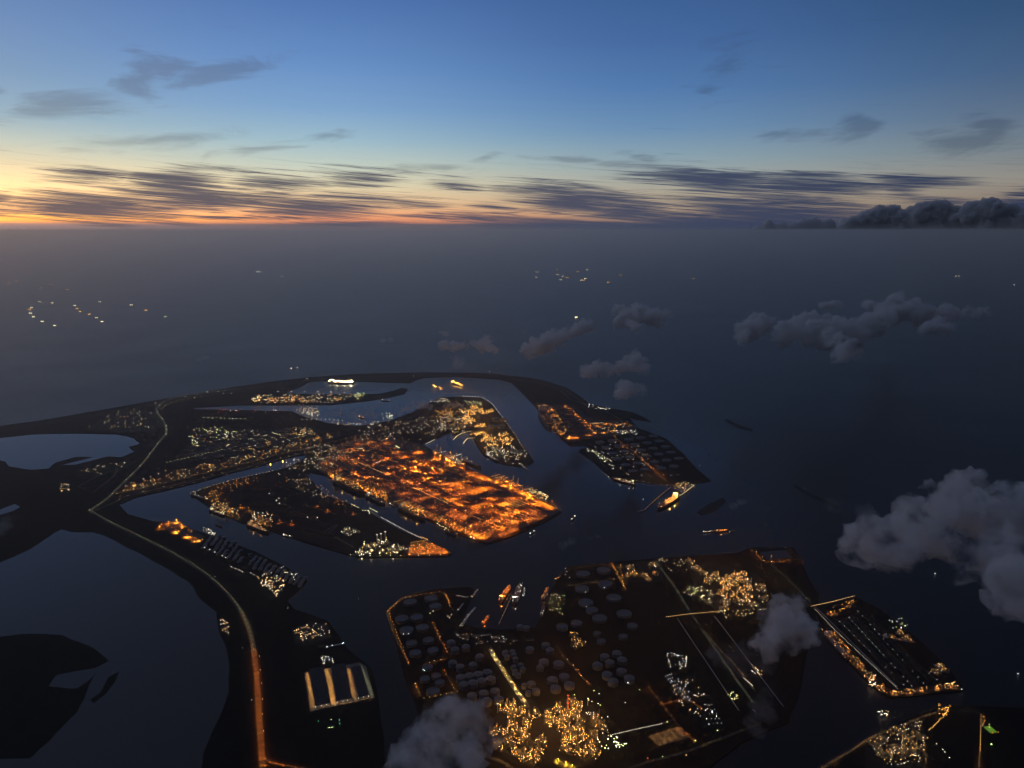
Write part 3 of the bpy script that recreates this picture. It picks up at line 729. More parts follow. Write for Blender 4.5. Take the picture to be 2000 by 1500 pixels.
# ---- dike road in front, turning north between the lakes
R1 = [(176, 998), (200, 1012), (235, 1030), (290, 1057), (345, 1085), (395, 1116), (438, 1153), (468, 1190), (486, 1228), (496, 1272)]
RM = [(470, 1195), (486, 1228), (496, 1272)]
R2 = [(496, 1272), (501, 1320), (505, 1380), (508, 1430), (512, 1480), (516, 1540)]
lampline(RM, 46, 'dim', 'street_lamp', 'hooded amber lamp where the dike road turns orange', 'turning road lamps', 11, 1.0, True, off=-8)
road(R1 + R2[1:], 28); road([(512, 1474), (528, 1488), (560, 1497), (600, 1503), (640, 1512)], 14, LZ + 2.2)
for off in (-8, 8):
    if off > 0: lampline(R1, 54, 'road', 'street_lamp', 'hooded pale green street lamp along the curved dike road', 'dike road lamps', 11, 1.3, True, off=off)
    if off > 0: lampline(R1, 54, ['cream', 'gold', 'lime'], 'street_lamp', 'bare yellowish lamp in the string along the curved dike road', 'dike road lamp string', 11, .62)
    lampline(R2, 48, 'sodium', 'street_lamp', 'hooded orange sodium lamp along the dike road', 'sodium lamps on the dike road', 11, 1.2, True, off=off)
lampline([(500, 1285), (506, 1380), (512, 1470)], 140, 'warm', 'street_lamp', 'bare warm lamp beside the orange lit dike road', 'bare lamps on the dike road', 8, 1.0, off=14, jit=8)
lampline([(512, 1474), (528, 1488), (560, 1497), (600, 1503)], 34, 'sodium', 'street_lamp', 'hooded orange lamp on the slip road at the dike', 'slip road lamps', 11, 1.0, True)
R3 = [(176, 998), (205, 978), (240, 945), (278, 907), (308, 868), (325, 845), (319, 822), (306, 802), (318, 787), (352, 775), (420, 766), (470, 759)]
road(R3, 34)
lampline(R3, 62, ['cream', 'gold', 'cream'], 'street_lamp', 'bare yellowish lamp in the string along the road between the lakes', 'lake road lamp string', 11, .75, drop=.3)
for off in (9,): lampline(R3, 62, 'road', 'street_lamp', 'hooded pale street lamp along the road between the two lakes', 'lake road lamps', 11, 1.9, True, off=off)
lampline(R3, 420, ['white', 'cool'], 'street_lamp', 'bare white lamp along the road between the two lakes', 'bare lamps on the lake road', 10, 1.5, jit=10)
road([(178, 1000), (215, 985), (258, 966), (330, 949)], 20, LZ + 2.2); lampline([(180, 1000), (215, 984), (258, 965), (330, 947)], 60, 'road', 'street_lamp', 'hooded street lamp on the link road to the quay', 'link road lamps', 11, 1.2, True)
R4 = [(235, 962), (330, 941), (450, 912), (560, 884), (650, 862), (720, 846), (790, 826), (850, 812)]
road(R4, 30, LZ + 2.4); road([(u, v + 9) for u, v in R4], 14, LZ + 2.0, m_conc, 'rail_track'); road([(u, v - 8) for u, v in R4], 16, LZ + 2.0)
lampline(R4, 60, ['dim'], 'street_lamp', 'hooded amber street lamp along the long harbour road', 'harbour road lamps', 11, 1.4, True)
lampline([(u, v + 9) for u, v in R4[:6]], 95, ['warm', 'cream', 'dim'][0:2], 'street_lamp', 'bare warm lamp beside the harbour railway', 'railway lamps', 10, 1.0, jit=6, drop=.3)
lampline([(u, v + 15) for u, v in R4[:5]], 110, ['warm', 'amber'], 'quay_lamp', 'warm lamp on the inner quay of the long harbour', 'inner quay lamps', 10, 1.0, jit=6, drop=.35)
lampline([(640, 868), (700, 905), (740, 880)], 70, ['dim'], 'street_lamp', 'hooded amber lamp on the container terminal access road', 'terminal access lamps', 11, 1.3, True)
# ---- fan-shaped basin field and farm between lakes
road([(152, 950), (190, 930), (230, 915), (222, 930), (182, 962), (152, 950)], 12, LZ + 2.1, m_conc, 'track', False)
road([(155, 948), (210, 935)], 6, LZ + 2.3, m_conc, 'track', False); road([(160, 953), (205, 946)], 6, LZ + 2.3, m_conc, 'track', False)
sheet('allotment_field', [(150, 918), (250, 900), (262, 905), (235, 922), (165, 936), (150, 930)], principled('pale_grass', (.035, .038, .02), .9, .1, var=.5, vscale=.02), LZ + 1.6)
lampfield([(150, 915), (250, 902), (240, 918), (165, 934)], 14, ['warm', 'white'], 'yard_lamp', 'small warm lamp on the field between lake and road', 'field lamps', (6, 10), (1, 1.6))
lampfield([(110, 948), (135, 945), (140, 958), (120, 965)], 11, ['warm', 'white'], 'yard_lamp', 'small white lamp at the dark lakeside farm', 'farm lamps', (6, 10), (1, 1.6))
shed((124, 954), 60, 22, 7, .3, 'low dark shed at the lakeside farm', None, 'warm', 3)
sheet('gravel_yard', [(170, 838), (210, 812), (270, 800), (302, 805), (318, 832), (300, 843), (240, 845)], principled('pale_gravel', (.045, .044, .038), .9, .1, var=.5, vscale=.01), LZ + 1.5)
lampfield([(165, 838), (205, 815), (275, 801), (300, 810), (300, 840)], 26, ['cream', 'warm', 'white'], 'yard_lamp', 'pale lamp on the gravel yard behind the sea dunes', 'dune yard lamps', (8, 14), (1.2, 2.0))
for q in ((232, 806), (262, 802), (215, 812), (218, 836), (175, 836)): flood(q, 2.2e5, (1, .80, .45), 'tall floodlight mast on the gravel yard behind the dunes', 'dune yard masts', 'cream', 24, 1.8)
# ---- sea-side: white floods along far spit
for u in range(543, 700, 26): lamp('quay_lamp', gp(u, 768 + (u - 543) * .012, LZ), 'white', 28, 3.0, 'tall white quay lamp on the far spit', 'far spit quay lamps')
lampfield([(495, 786), (505, 774), (640, 772), (715, 775), (650, 787), (520, 789)], 90, ['warm', 'white', 'amber', 'cream'], 'yard_lamp', 'warm lamp among the cranes on the far spit', 'far spit yard lamps', (8, 30), (1.8, 2.8))
lampfield([(490, 782), (508, 774), (513, 784), (498, 789)], 22, ['gold', 'cream'], 'yard_lamp', 'bright yellow lamp at the head of the far spit', 'spit head lamps', (6, 40), (2.2, 3.0))
lampfield([(515, 780), (600, 777), (600, 788), (520, 789)], 46, ['amber', 'orange', 'warm'], 'yard_lamp', 'orange lamp on the far spit quay', 'orange spit lamps', (6, 30), (1.8, 2.8))
for q, pw in (((505, 781), 5e5), ((530, 782), 3e5), ((560, 783), 3e5), ((592, 782), 4e5), ((690, 774), 3e5), ((706, 778), 3e5)): flood(q, pw, AM, 'tall floodlight mast on the far spit quay', 'far spit masts', 'gold', 34)
lampline([(612, 786), (652, 787)], 55, 'white', 'quay_lamp', 'white lamp in the row on the far spit quay edge', 'spit quay edge lamps', 8, 1.8)
lampfield([(690, 772), (705, 768), (720, 776), (700, 782)], 12, ['cream', 'lime', 'gold'], 'yard_lamp', 'yellow lamp at the outer end of the far spit', 'spit end lamps', (6, 24), (2, 3))
for u, v in ((500, 786), (506, 785), (540, 788), (566, 789), (590, 789), (604, 788)): crane(gp(u, v, LZ), math.pi + rnd(-.05, .05), random.random() < .5, 'quay crane on the far spit container quay', 'far spit cranes')
for i in range(14):
    p = scatter([(510, 785), (525, 776), (680, 774), (660, 784), (530, 788)], 1)[0]; shed(p, rnd(60, 120), rnd(25, 40), rnd(8, 14), gdir(520, 785, 660, 784), 'low shed on the far spit behind the quay', 'sheds on the far spit')
# coast road dotted with lamps
for q in ((304, 789), (362, 776), (380, 778), (405, 767), (426, 766), (437, 770), (452, 770), (495, 779), (600, 741), (808, 736), (957, 731), (956, 727)): lamp('street_lamp', gp(q[0], q[1], LZ), 'white', 14, 2.4, 'lonely white lamp on the outer coast road', 'coast road lamps')
lampline([(315, 800), (330, 790), (352, 783), (395, 776)], 95, 'warm', 'street_lamp', 'warm lamp on the bend behind the sea dunes', 'bend lamps', 10, 1.6)
road([(1000, 740), (1050, 748), (1090, 760), (1115, 780), (1150, 792)], 16, LZ + 2.0, m_conc, 'coast_road'); road([(1040, 741), (1095, 757), (1125, 777), (1150, 793), (1200, 812), (1225, 835), (1240, 850)], 14, LZ + 2.2, m_conc, 'coast_road')
# ---- canal bank south of the spit: lit cranes, light row
for u, v in ((586, 806), (594, 806), (603, 807), (611, 808), (620, 809), (666, 815)): crane(gp(u, v, LZ), math.pi, True, 'quay crane with raised boom on the canal bank', 'canal bank cranes')
lampfield([(578, 800), (622, 803), (625, 815), (590, 815)], 34, ['cream', 'gold', 'white'], 'yard_lamp', 'cream lamp among the canal bank cranes', 'canal crane lamps', (6, 60), (1.8, 2.6))
lampline([(590, 821), (630, 820), (672, 823)], 60, 'white', 'quay_lamp', 'white lamp in the straight row on the canal bank', 'canal bank lamp row', 10, 1.9)
lampfield([(640, 825), (760, 826), (740, 838), (680, 838)], 18, ['white', 'cream', 'warm'], 'yard_lamp', 'white lamp on the low bank by the steam plume', 'steam bank lamps', (8, 20), (1.5, 2.6))
lampfield([(745, 808), (765, 808), (768, 820), (748, 820)], 12, ['white', 'lime', 'cream'], 'yard_lamp', 'pale lamp at the small jetty under the steam', 'small jetty lamps', (5, 12), (1.6, 2.4))
lampfield([(400, 799), (570, 803), (560, 808), (420, 808)], 14, ['white', 'red'], 'yard_lamp', 'white lamp along the dark canal shore', 'canal shore lamps', (8, 14), (1.6, 2.4))
# ---- distribution park left of the container terminal
lampline([(400, 817), (480, 820)], 55, ['white', 'lime', 'cream'], 'yard_lamp', 'pale lamp in the row behind the distribution park', 'park back row lamps', 10, 1.9, jit=12, drop=.25)
lampline([(326, 904), (380, 892), (440, 878)], 38, 'cream', 'yard_lamp', 'cream lamp in the long fence row of the distribution park', 'park fence lamps', 8, 1.3)
lampline([(490, 859), (528, 849)], 22, 'cream', 'yard_lamp', 'bright cream lamp in the short dense row of the distribution park', 'dense park row lamps', 9, 1.6)
lampline([(532, 846), (550, 852)], 30, 'cream', 'yard_lamp', 'cream lamp along the warehouse gable in the park', 'gable lamps', 9, 1.4)
lampfield([(380, 838), (425, 835), (470, 842), (450, 862), (370, 872), (365, 862)], 60, ['cream', 'white', 'warm', 'lime'], 'yard_lamp', 'pale lamp in the white lit corner of the distribution park', 'white park lamps', (8, 18), (1.3, 2.2))
lampfield([(470, 840), (560, 845), (600, 862), (520, 880), (450, 885), (440, 870)], 40, ['cream', 'warm', 'white'], 'yard_lamp', 'warm lamp among the distribution sheds', 'shed yard lamps', (8, 16), (1.2, 1.9))
lampfield([(570, 836), (605, 838), (620, 850), (580, 858), (568, 850)], 44, ['warm', 'cream', 'gold'], 'yard_lamp', 'warm lamp in the crowded truck park', 'truck park lamps', (8, 16), (1.2, 1.9))
lampfield([(240, 958), (330, 925), (450, 895), (560, 872), (640, 850), (655, 856), (520, 895), (380, 930), (260, 962)], 120, ['warm', 'amber', 'cream', 'amber'], 'yard_lamp', 'amber lamp on the freight yards beside the harbour road', 'freight yard lamps', (8, 16), (1.0, 1.7))
lampline([(232, 965), (258, 945), (330, 920)], 100, ['white', 'warm'], 'yard_lamp', 'white lamp at the western end of the freight yards', 'freight yard end lamps', 10, 1.6, jit=25)
sheet('freight_yard', [(235, 963), (258, 948), (330, 923), (450, 893), (560, 866), (660, 842), (672, 848), (640, 858), (520, 893), (380, 930), (262, 963)], m_yard, LZ + 1.3)
sheet('park_paving', [(330, 908), (372, 862), (395, 834), (470, 838), (600, 834), (640, 842), (560, 864), (450, 890)], m_yard, LZ + 1.1)
for q, pw, cl in (((250, 955), 5e5, AM), ((262, 948), 3e5, GO), ((300, 940), 2e5, AM), ((350, 925), 2e5, AM), ((410, 912), 2.5e5, AM), ((480, 895), 2.5e5, GO), ((490, 876), 4e5, AM), ((540, 882), 5e5, OR), ((575, 872), 6e5, OR), ((600, 862), 6e5, OR),
                  ((620, 856), 6e5, OR), ((640, 852), 5e5, OR), ((520, 868), 3e5, OR), ((525, 868), 3e5, AM), ((400, 862), 3e5, GO), ((410, 848), 3e5, GO), ((440, 852), 2e5, WH), ((585, 850), 3e5, GO), ((385, 872), 3e5, (1, .8, .3)), ((445, 870), 2e5, (1, .8, .3)), ((602, 884), 5e5, (.9, .9, .3))):
    flood(q, pw * 2.2, cl, 'tall floodlight mast on the freight yards and distribution park', 'freight yard masts', 'amber' if cl != WH else 'white', 30, 1.8)
ROT = gdir(330, 905, 440, 878)
for i, p in enumerate(scatter([(345, 902), (380, 862), (398, 838), (470, 842), (590, 840), (625, 850), (540, 868), (440, 888)], 34, 130)):
    shed(p, rnd(90, 190), rnd(45, 80), rnd(9, 13), ROT + (0 if i % 3 else math.pi / 2), 'broad flat warehouse with cream wall lamps in the distribution park' if i % 3 == 0 else 'broad flat warehouse without wall lamps in the distribution park', 'distribution park warehouses, ' + ('lit' if i % 3 == 0 else 'unlit'), 'cream' if i % 3 == 0 else None, 5)
for p in scatter([(600, 872), (700, 870), (745, 856), (760, 868), (700, 885), (620, 900)], 12, 120): shed(p, rnd(70, 140), rnd(30, 50), rnd(8, 12), ROT, 'workshop on the neck of land behind the container terminal', 'neck workshops', 'warm', 4)
lampfield([(600, 872), (640, 868), (690, 880), (680, 900), (610, 905)], 44, ['warm', 'white', 'cream'], 'yard_lamp', 'warm lamp on the neck of land behind the container terminal', 'neck lamps', (8, 16), (1.1, 1.8))
lampfield([(560, 900), (625, 890), (660, 915), (600, 922), (555, 916)], 46, ['white', 'cream', 'amber'], 'yard_lamp', 'white lamp at the head of the narrow inner basin', 'basin head lamps', (8, 16), (1.0, 1.7))
lampfield([(700, 840), (830, 815), (880, 838), (820, 862), (760, 860), (700, 862)], 70, ['warm', 'white', 'cream', 'white'], 'yard_lamp', 'white lamp on the dark ground beside the power station', 'power station yard lamps', (8, 18), (1.2, 2.0))
# two illuminated conical masts of the rig at the basin head
for u, v in ((529, 918), (553, 912)):
    p = gp(u, v, LZ); root = empty('beacon_tower', p); tag(root, 'tall cream lit tower at the head of the long inner harbour', 'tower', 'lit towers at the basin head')
    a = MB(); a.cyl((0, 0, 0), 12, 6, m_conc, 10); a.build('base', root); a = MB(); a.cyl((0, 0, 6), 5, 62, m_cream, 10, 3); a.build('shaft', root)
    a = MB(); a.cyl((0, 0, 52), 7.5, 18, E['gold'], 8, 4.0); a.build('lantern', root)
# ---- power station
for u, v, h in ((862, 842, 150), (870, 842, 118)): chimney((u, v), h, 9, 'tall pale chimney of the power station', 'white', 3, m_cream, 'power station chimneys')
for i, (u, v, L, W, h) in enumerate(((880, 836, 120, 60, 55), (900, 836, 90, 50, 70), (864, 832, 80, 60, 45), (878, 822, 140, 40, 25), (890, 846, 90, 30, 20))):
    shed((u, v), L, W, h, ROT, 'tall boxy power station hall near the chimneys', 'power station halls', 'gold', 5, name='power_station_hall', cat='building')
for q in ((876, 832), (888, 834), (902, 830), (880, 816), (865, 828)): flood(q, 6e5, GO, 'floodlight mast at the power station', 'power station masts', 'gold', 36)
lampfield([(852, 815), (905, 806), (925, 830), (905, 848), (860, 850)], 90, ['gold', 'cream', 'white', 'warm'], 'yard_lamp', 'yellow lamp around the power station', 'power station lamps', (6, 50), (1.4, 2.4))
lampfield([(850, 805), (885, 800), (890, 812), (855, 815)], 26, ['amber', 'gold'], 'yard_lamp', 'amber lamp behind the power station', 'rear power station lamps', (6, 30), (1.6, 2.6))
# ---- gas terminal peninsula
UNITS = [[(900, 796), (935, 795), (940, 812), (930, 830), (905, 815)], [(905, 815), (935, 815), (945, 840), (940, 858), (915, 838)], [(918, 846), (950, 848), (958, 868), (930, 868)], [(945, 855), (990, 846), (1000, 868), (955, 872)], [(930, 800), (972, 806), (970, 812), (930, 812)]]
for k, (pl, n) in enumerate(zip(UNITS, (5, 6, 5, 7, 3))):
    for p in scatter(pl, n, 60): process_unit(p, 130, rnd(0, 3), 44, ['gold', 'gold', 'gold', 'warm'], 'crowded golden lit process unit ' + ('at the rear of the gas terminal', 'on the narrow neck of the gas terminal', 'by the curved loading jetties', 'in the bright front row of the gas terminal', 'on the seaward side of the gas terminal')[k], 'gas terminal process units ' + 'abcde'[k], 50, 2.4, flood_=(1.1e5, (1, .44, .08)))
lampfield([(945, 875), (1000, 872), (1030, 900), (985, 900), (950, 886)], 60, ['white', 'cream', 'warm'], 'yard_lamp', 'pale lamp at the tip of the gas terminal peninsula', 'gas terminal tip lamps', (8, 20), (1.3, 2.1))
lampline([(905, 775), (940, 777), (958, 787), (975, 808)], 45, 'white', 'street_lamp', 'white lamp on the rounded shore road of the gas terminal', 'gas terminal shore lamps', 10, 1.7, drop=.3)
lampline([(975, 808), (1000, 842), (1030, 890)], 110, ['amber', 'white'], 'street_lamp', 'lamp on the straight sea wall of the gas terminal', 'gas terminal sea wall lamps', 10, 1.7)
lampfield([(840, 782), (880, 778), (882, 786), (842, 790)], 14, ['lime', 'white', 'cream'], 'quay_lamp', 'pale green lamp on the northern gas quay', 'north gas quay lamps', (6, 14), (1.6, 2.4))
lampfield([(905, 784), (940, 784), (945, 793), (910, 792)], 16, ['lime', 'white', 'cream'], 'quay_lamp', 'pale lamp behind the rounded northern shore', 'north shore lamps', (6, 14), (1.6, 2.4))
sheet('terminal_paving', [(898, 794), (940, 794), (975, 810), (1012, 866), (950, 876), (925, 858)], m_yard, LZ + 1.2)
for u, v, w in ((968, 822, 15), (984, 822, 15), (978, 836, 16), (962, 836, 15), (1003, 884, 14), (1017, 886, 14)): tank(u, v, w, 'cone', 'large domed gas tank on the peninsula', 'gas tanks', 34)
def jetty(px, w, label, group, lampm='cream', step=28, name='jetty', lr=1.3, curve=True, lh=6):
    pts = path(px, 6.5, curve); root = empty(name, (pts[0].x, pts[0].y, 0)); tag(root, label, 'jetty', group); o0 = pts[0]
    mb = MB(); pl = MB(); lp = MB()
    for a, b in zip(pts, pts[1:]):
        q = (a + b) / 2 - o0; L = (b - a).length
        mb.box((q.x, q.y, 6.0), (L + 1, w, .9), m_conc, math.atan2((b - a).y, (b - a).x))
    for p in resample(pts, 24):
        q = p - o0
        for s in (-1, 1): pl.cyl((q.x + s * w * .3, q.y, -2), .7, 8, m_dsteel, 5, cap=False)
    for p in resample(pts, step):
        q = p - o0; lp.octa((q.x, q.y, 6.9 + lh), lr, E[lampm]); lp.cyl((q.x, q.y, 6.9), .2, lh, m_dsteel, 4, cap=False)
    dk = mb.build('deck', root); pl.build('pile', dk)['kind'] = 'stuff'; lp.build('lamp', dk)['kind'] = 'stuff'; return root
jetty([(919, 843), (905, 846), (893, 852), (885, 860)], 14, 'curved lit loading jetty with a fork at its end', None, 'cream', 22, lr=2.0)
jetty([(926, 856), (912, 858), (905, 867)], 14, 'short curved lit loading jetty', None, 'cream', 20, lr=2.0)
jetty([(832, 868), (848, 860)], 8, 'thin white lit pier by the orange container terminal', None, 'white', 14, lr=1.7)
# ---- orange container terminal
CT = [(640, 929), (952, 1061), (1096, 999), (985, 943), (890, 904), (828, 869), (770, 856), (700, 856), (650, 872), (612, 912)]
sheet('container_terminal_paving', CT, m_pave, LZ + 1.5)
PT = [(773, 884), (752, 896), (789, 893), (812, 901), (818, 884), (793, 914), (812, 921), (850, 897), (830, 908), (858, 920), (878, 910), (905, 915), (920, 926), (940, 934), (830, 935), (855, 943), (875, 955), (890, 945), (910, 941), (905, 952), (880, 893), (862, 886),
      (960, 975), (985, 985), (952, 986), (1012, 1000), (1040, 985), (1030, 972), (1078, 990), (990, 1005), (962, 1000), (930, 990), (900, 985), (880, 975), (975, 1030), (1000, 1020), (940, 1048), (1010, 958), (990, 950), (1060, 985), (925, 962), (945, 955)]
for i, q in enumerate(PT): flood(q, random.choice((3.6e6, 4.8e6, 6.2e6, 2.6e6)), (1.0, .22, .008), 'tall sodium mast over the bright orange container stacks', 'container terminal masts', 'amber', 56)
for q in [(640, 905), (665, 895), (690, 880), (700, 868), (720, 866), (735, 872), (755, 866), (660, 920), (690, 925), (720, 930), (740, 945), (765, 950), (790, 965), (820, 975), (850, 990), (700, 905), (730, 910), (760, 925), (790, 940), (820, 955), (850, 968), (880, 1000), (910, 1010), (900, 1030), (935, 1025), (960, 1018), (1000, 1035), (1030, 1015), (1050, 1010), (880, 1020), (680, 900), (710, 890), (675, 880), (745, 900), (775, 912), (805, 945), (840, 960), (870, 945), (900, 965), (930, 1000), (845, 925), (820, 905), (960, 955), (1000, 975), (1040, 1000), (980, 1012), (700, 940), (745, 960), (800, 985), (840, 1005), (890, 1008), (920, 1040), (950, 1040), (985, 1045)]:
    flood(q, random.choice((1.0e6, 1.4e6, 2.0e6)), (1.0, .20, .018), 'tall sodium mast on the dimmer side of the container terminal', 'dim container terminal masts', 'orange', 60, 1.6)
STK = []
ca0, cb0 = gp(655, 915, LZ), gp(935, 1045, LZ); TD = (cb0 - ca0).normalized(); TN = Vector((-TD.y, TD.x, 0)); TA = math.atan2(TD.y, TD.x)
def stack_mesh(nx, ny, lo, hi):
    mb = MB()
    for i in range(nx):
        base = random.randint(lo, hi)
        for j in range(ny):
            h = max(1, base + random.randint(-2, 1))
            if h: mb.box(((i - nx / 2 + .5) * 12.9, (j - ny / 2 + .5) * 2.75, 0), (12.2, 2.5, 2.6 * h), m_cont)
    return mb.mesh('container_stack')
SM = [stack_mesh(random.randint(8, 13), 9, 1, 3) for _ in range(7)]
poly_ct = [gp(u, v, LZ) for u, v in CT]; org = gp(800, 955, LZ); cnt = 0
for i in range(-9, 10):
    for j in range(-10, 11):
        p = org + TD * (i * 205 + rnd(-14, 14)) + TN * (j * 62)
        if abs(j) % 5 == 2 or random.random() < .3: continue
        if not all(in_poly(p + TD * a + TN * b, poly_ct) for a in (-95, 95) for b in (-60, 60)): continue
        if cnt >= 240: continue
        o = new_obj('container_stack', random.choice(SM)); o.location = (p.x, p.y, LZ + 1.5); o.rotation_euler[2] = TA; cnt += 1
        tag(o, 'block of stacked shipping containers in the orange lit terminal', 'containers', 'container stacks of the orange terminal')
def row_lights(px, step, mat, label, group, r=1.4, h=9): lampline(px, step, mat, 'yard_lamp', label, group, h, r, curve=False)
row_lights([(686, 898), (770, 935)], 26, 'warm', 'lamp in the long pink lit row across the container terminal', 'long terminal lamp row', 1.2); row_lights([(808, 954), (875, 985)], 26, 'warm', 'lamp in the second long lit row across the container terminal', 'second terminal lamp row', 1.2)
for k in range(6): row_lights([(975 + k * 6, 987 - k * 2.2), (998 + k * 6, 996 - k * 2.2)], 22, 'gold', 'lamp in the bright grid at the outer end of the container terminal', 'bright lamp grid', 1.3)
row_lights([(923, 1010), (960, 1024)], 24, 'warm', 'lamp in the short row near the terminal tip', 'tip lamp row', 1.2); row_lights([(735, 905), (742, 903)], 20, 'white', 'white lamp amid the container stacks', 'white stack lamps'); row_lights([(840, 916), (862, 925)], 30, 'warm', 'warm lamp beside the middle stacks', 'middle stack lamps', 1.1)
row_lights([(848, 913), (866, 920)], 30, 'warm', 'warm lamp behind the middle stacks', 'middle rear stack lamps', 1.1); row_lights([(773, 872), (780, 876)], 12, 'cream', 'bright cream lamp at the terminal gate', 'gate lamps', 1.6); row_lights([(700, 878), (710, 877)], 12, 'cream', 'cream lamp at the rear gate of the terminal', 'rear gate lamps', 1.5)
lampfield(CT, 150, ['amber', 'orange', 'orange', 'amber'], 'yard_lamp', 'small orange lamp among the container stacks', 'container terminal lamps', (8, 22), (.9, 1.5))
lampfield([(940, 1010), (1030, 1000), (1040, 1015), (1000, 1035), (950, 1045)], 60, ['amber', 'orange', 'warm'], 'yard_lamp', 'small amber lamp near the terminal tip', 'terminal tip lamps', (8, 22), (.9, 1.4))
for j in (-8, -6, -3, -1, 1, 3, 5, 7, 9):       # straight lamp rows along the lanes between the stacks
    for i in range(-44, 45):
        p = org + TD * (i * 40 + rnd(-4, 4)) + TN * (j * 62 + 31)
        if random.random() < .3 or not in_poly(p, poly_ct): continue
        lamp('lane_lamp', p, random.choice(('orange', 'amber', 'amber')), 12, .85, 'orange lamp in a straight lane between the container stacks', 'container lane lamps')
SEA_S = TA + math.pi          # cranes on the southern quay look towards the basin
QS = [gp(u, v, LZ) for u, v in ((636, 927), (672, 943), (716, 960), (770, 983), (820, 1006), (870, 1029), (915, 1047), (950, 1060))]
def on_path(pts, s):
    L = sum((b - a).length for a, b in zip(pts, pts[1:])); d = s * L
    for a, b in zip(pts, pts[1:]):
        l = (b - a).length
        if d <= l: return a.lerp(b, d / l)
        d -= l
    return pts[-1]
nS = Vector((TD.y, -TD.x, 0))
for s, up in [(.02, 1), (.045, 1), (.07, 1), (.10, 1), (.17, 0), (.195, 0), (.22, 0), (.245, 0), (.275, 0), (.30, 0), (.33, 1), (.36, 1), (.39, 1), (.52, 0), (.545, 0), (.57, 0), (.595, 0), (.62, 0), (.645, 0), (.73, 1), (.755, 1), (.81, 1), (.835, 1), (.86, 1), (.91, 1), (.935, 1), (.97, 0)]:
    crane(on_path(QS, s) + nS * -6, SEA_S, bool(up), 'quay crane with lowered lit boom on the southern container quay' if not up else 'quay crane with raised boom on the southern container quay', 'southern quay cranes, boom ' + ('up' if up else 'down'))
QN = [gp(u, v, LZ) for u, v in ((848, 886), (890, 906), (940, 926), (985, 945), (1035, 966), (1062, 981))]
for s, up in [(.03, 1), (.07, 1), (.16, 0), (.19, 0), (.24, 1), (.29, 1), (.33, 1), (.60, 0), (.63, 0), (.66, 0), (.71, 0), (.74, 1), (.78, 1), (.86, 0), (.90, 0)]:
    crane(on_path(QN, s), TA, bool(up), 'quay crane with lowered boom on the northern container quay' if not up else 'quay crane with raised boom on the northern container quay', 'northern quay cranes, boom ' + ('up' if up else 'down'))
for s in (.03, .06, .09, .18, .22, .26, .29, .33, .37, .54, .58, .62, .65, .74, .83, .86, .92):
    flood(on_path(QS, s) + nS * -38, random.choice((1.6e6, 2.2e6, 2.8e6)), (1.0, .25, .018), 'sodium mast lighting the cranes of the southern container quay', 'southern quay masts', 'gold', 36)
for s in (.04, .10, .17, .24, .31, .58, .63, .70, .75, .84, .9, .97):
    flood(on_path(QN, s) - nS * -34, random.choice((1.6e6, 2.4e6)), (1.0, .25, .018), 'sodium mast lighting the cranes of the northern container quay', 'northern quay masts', 'gold', 36)
lampfield([(640, 927), (672, 940), (672, 946), (640, 933)], 26, ['orange', 'amber', 'gold'], 'quay_lamp', 'orange lamp at the inner end of the southern quay', 'inner southern quay lamps', (4, 30), (1.1, 1.8))
lampfield([(690, 948), (760, 970), (756, 984), (690, 956)], 70, ['gold', 'amber', 'orange', 'gold'], 'quay_lamp', 'golden lamp among the ships on the southern quay', 'golden southern quay lamps', (4, 40), (1.2, 2.0))
lampfield([(782, 984), (835, 1000), (830, 1012), (785, 993)], 50, ['amber', 'orange', 'warm'], 'quay_lamp', 'amber lamp in the middle of the southern quay', 'middle southern quay lamps', (4, 40), (1.1, 1.8))
lampfield([(848, 1010), (930, 1046), (925, 1054), (848, 1022)], 44, ['amber', 'gold', 'orange'], 'quay_lamp', 'amber lamp at the outer end of the southern quay', 'outer southern quay lamps', (4, 40), (1.1, 1.8))
lampfield([(872, 892), (905, 905), (900, 910), (870, 900)], 26, ['gold', 'cream', 'white'], 'quay_lamp', 'cream lamp on the northern quay', 'northern quay lamps', (6, 50), (1.2, 2.0))
lampfield([(970, 934), (1022, 952), (1020, 962), (970, 946)], 50, ['amber', 'orange', 'gold'], 'quay_lamp', 'orange lamp on the middle northern quay', 'middle northern quay lamps', (6, 50), (1.2, 2.0))
lampfield([(1028, 958), (1072, 972), (1068, 982), (1030, 968)], 36, ['amber', 'gold', 'cream'], 'quay_lamp', 'golden lamp on the outer northern quay', 'outer northern quay lamps', (6, 40), (1.2, 2.0))
ship((654, 941), (712, 966), 'container', 'laden container ship under the first cranes of the southern quay', None, 'gold', 26, hm=m_hull_k, glow=(3e5, GO))
ship((716, 970), (752, 986), 'container', 'dark hulled container ship with white forecastle lights at the southern quay', None, 'white', 16, hm=m_hull_k)
ship((780, 993), (832, 1017), 'container', 'long container ship under the middle cranes of the southern quay', None, 'warm', 24, hm=m_hull_k, glow=(2e5, AM))
ship((868, 1036), (892, 1047), 'container', 'short feeder ship at the outer southern quay', None, 'cream', 16, hm=m_hull_b)
ship((852, 1023), (866, 1031), 'barge', 'small barge moored beside the feeder ship', None, 'cream', 6)
ship((760, 985), (772, 990), 'tug', 'small tug with white lamp between the container ships', None, 'white', 4)
ship((918, 1051), (930, 1056), 'tug', 'small tug at the corner of the container terminal', None, 'white', 5)
ship((975, 936), (1002, 948), 'container', 'feeder ship at the middle northern quay', None, 'amber', 20, glow=(2e5, OR))
ship((1052, 964), (1070, 973), 'tanker', 'white lit tanker at the end of the northern quay', None, 'cream', 26, hm=m_hull_k, lr=1.5)
ship((905, 900), (940, 915), 'bulk', 'unlit dark ship at the northern quay', None, 'white', 3, hm=m_hull_k)
ship((1034, 1045), (1046, 1038), 'tug', 'tug with white lights off the terminal tip', None, 'white', 5)
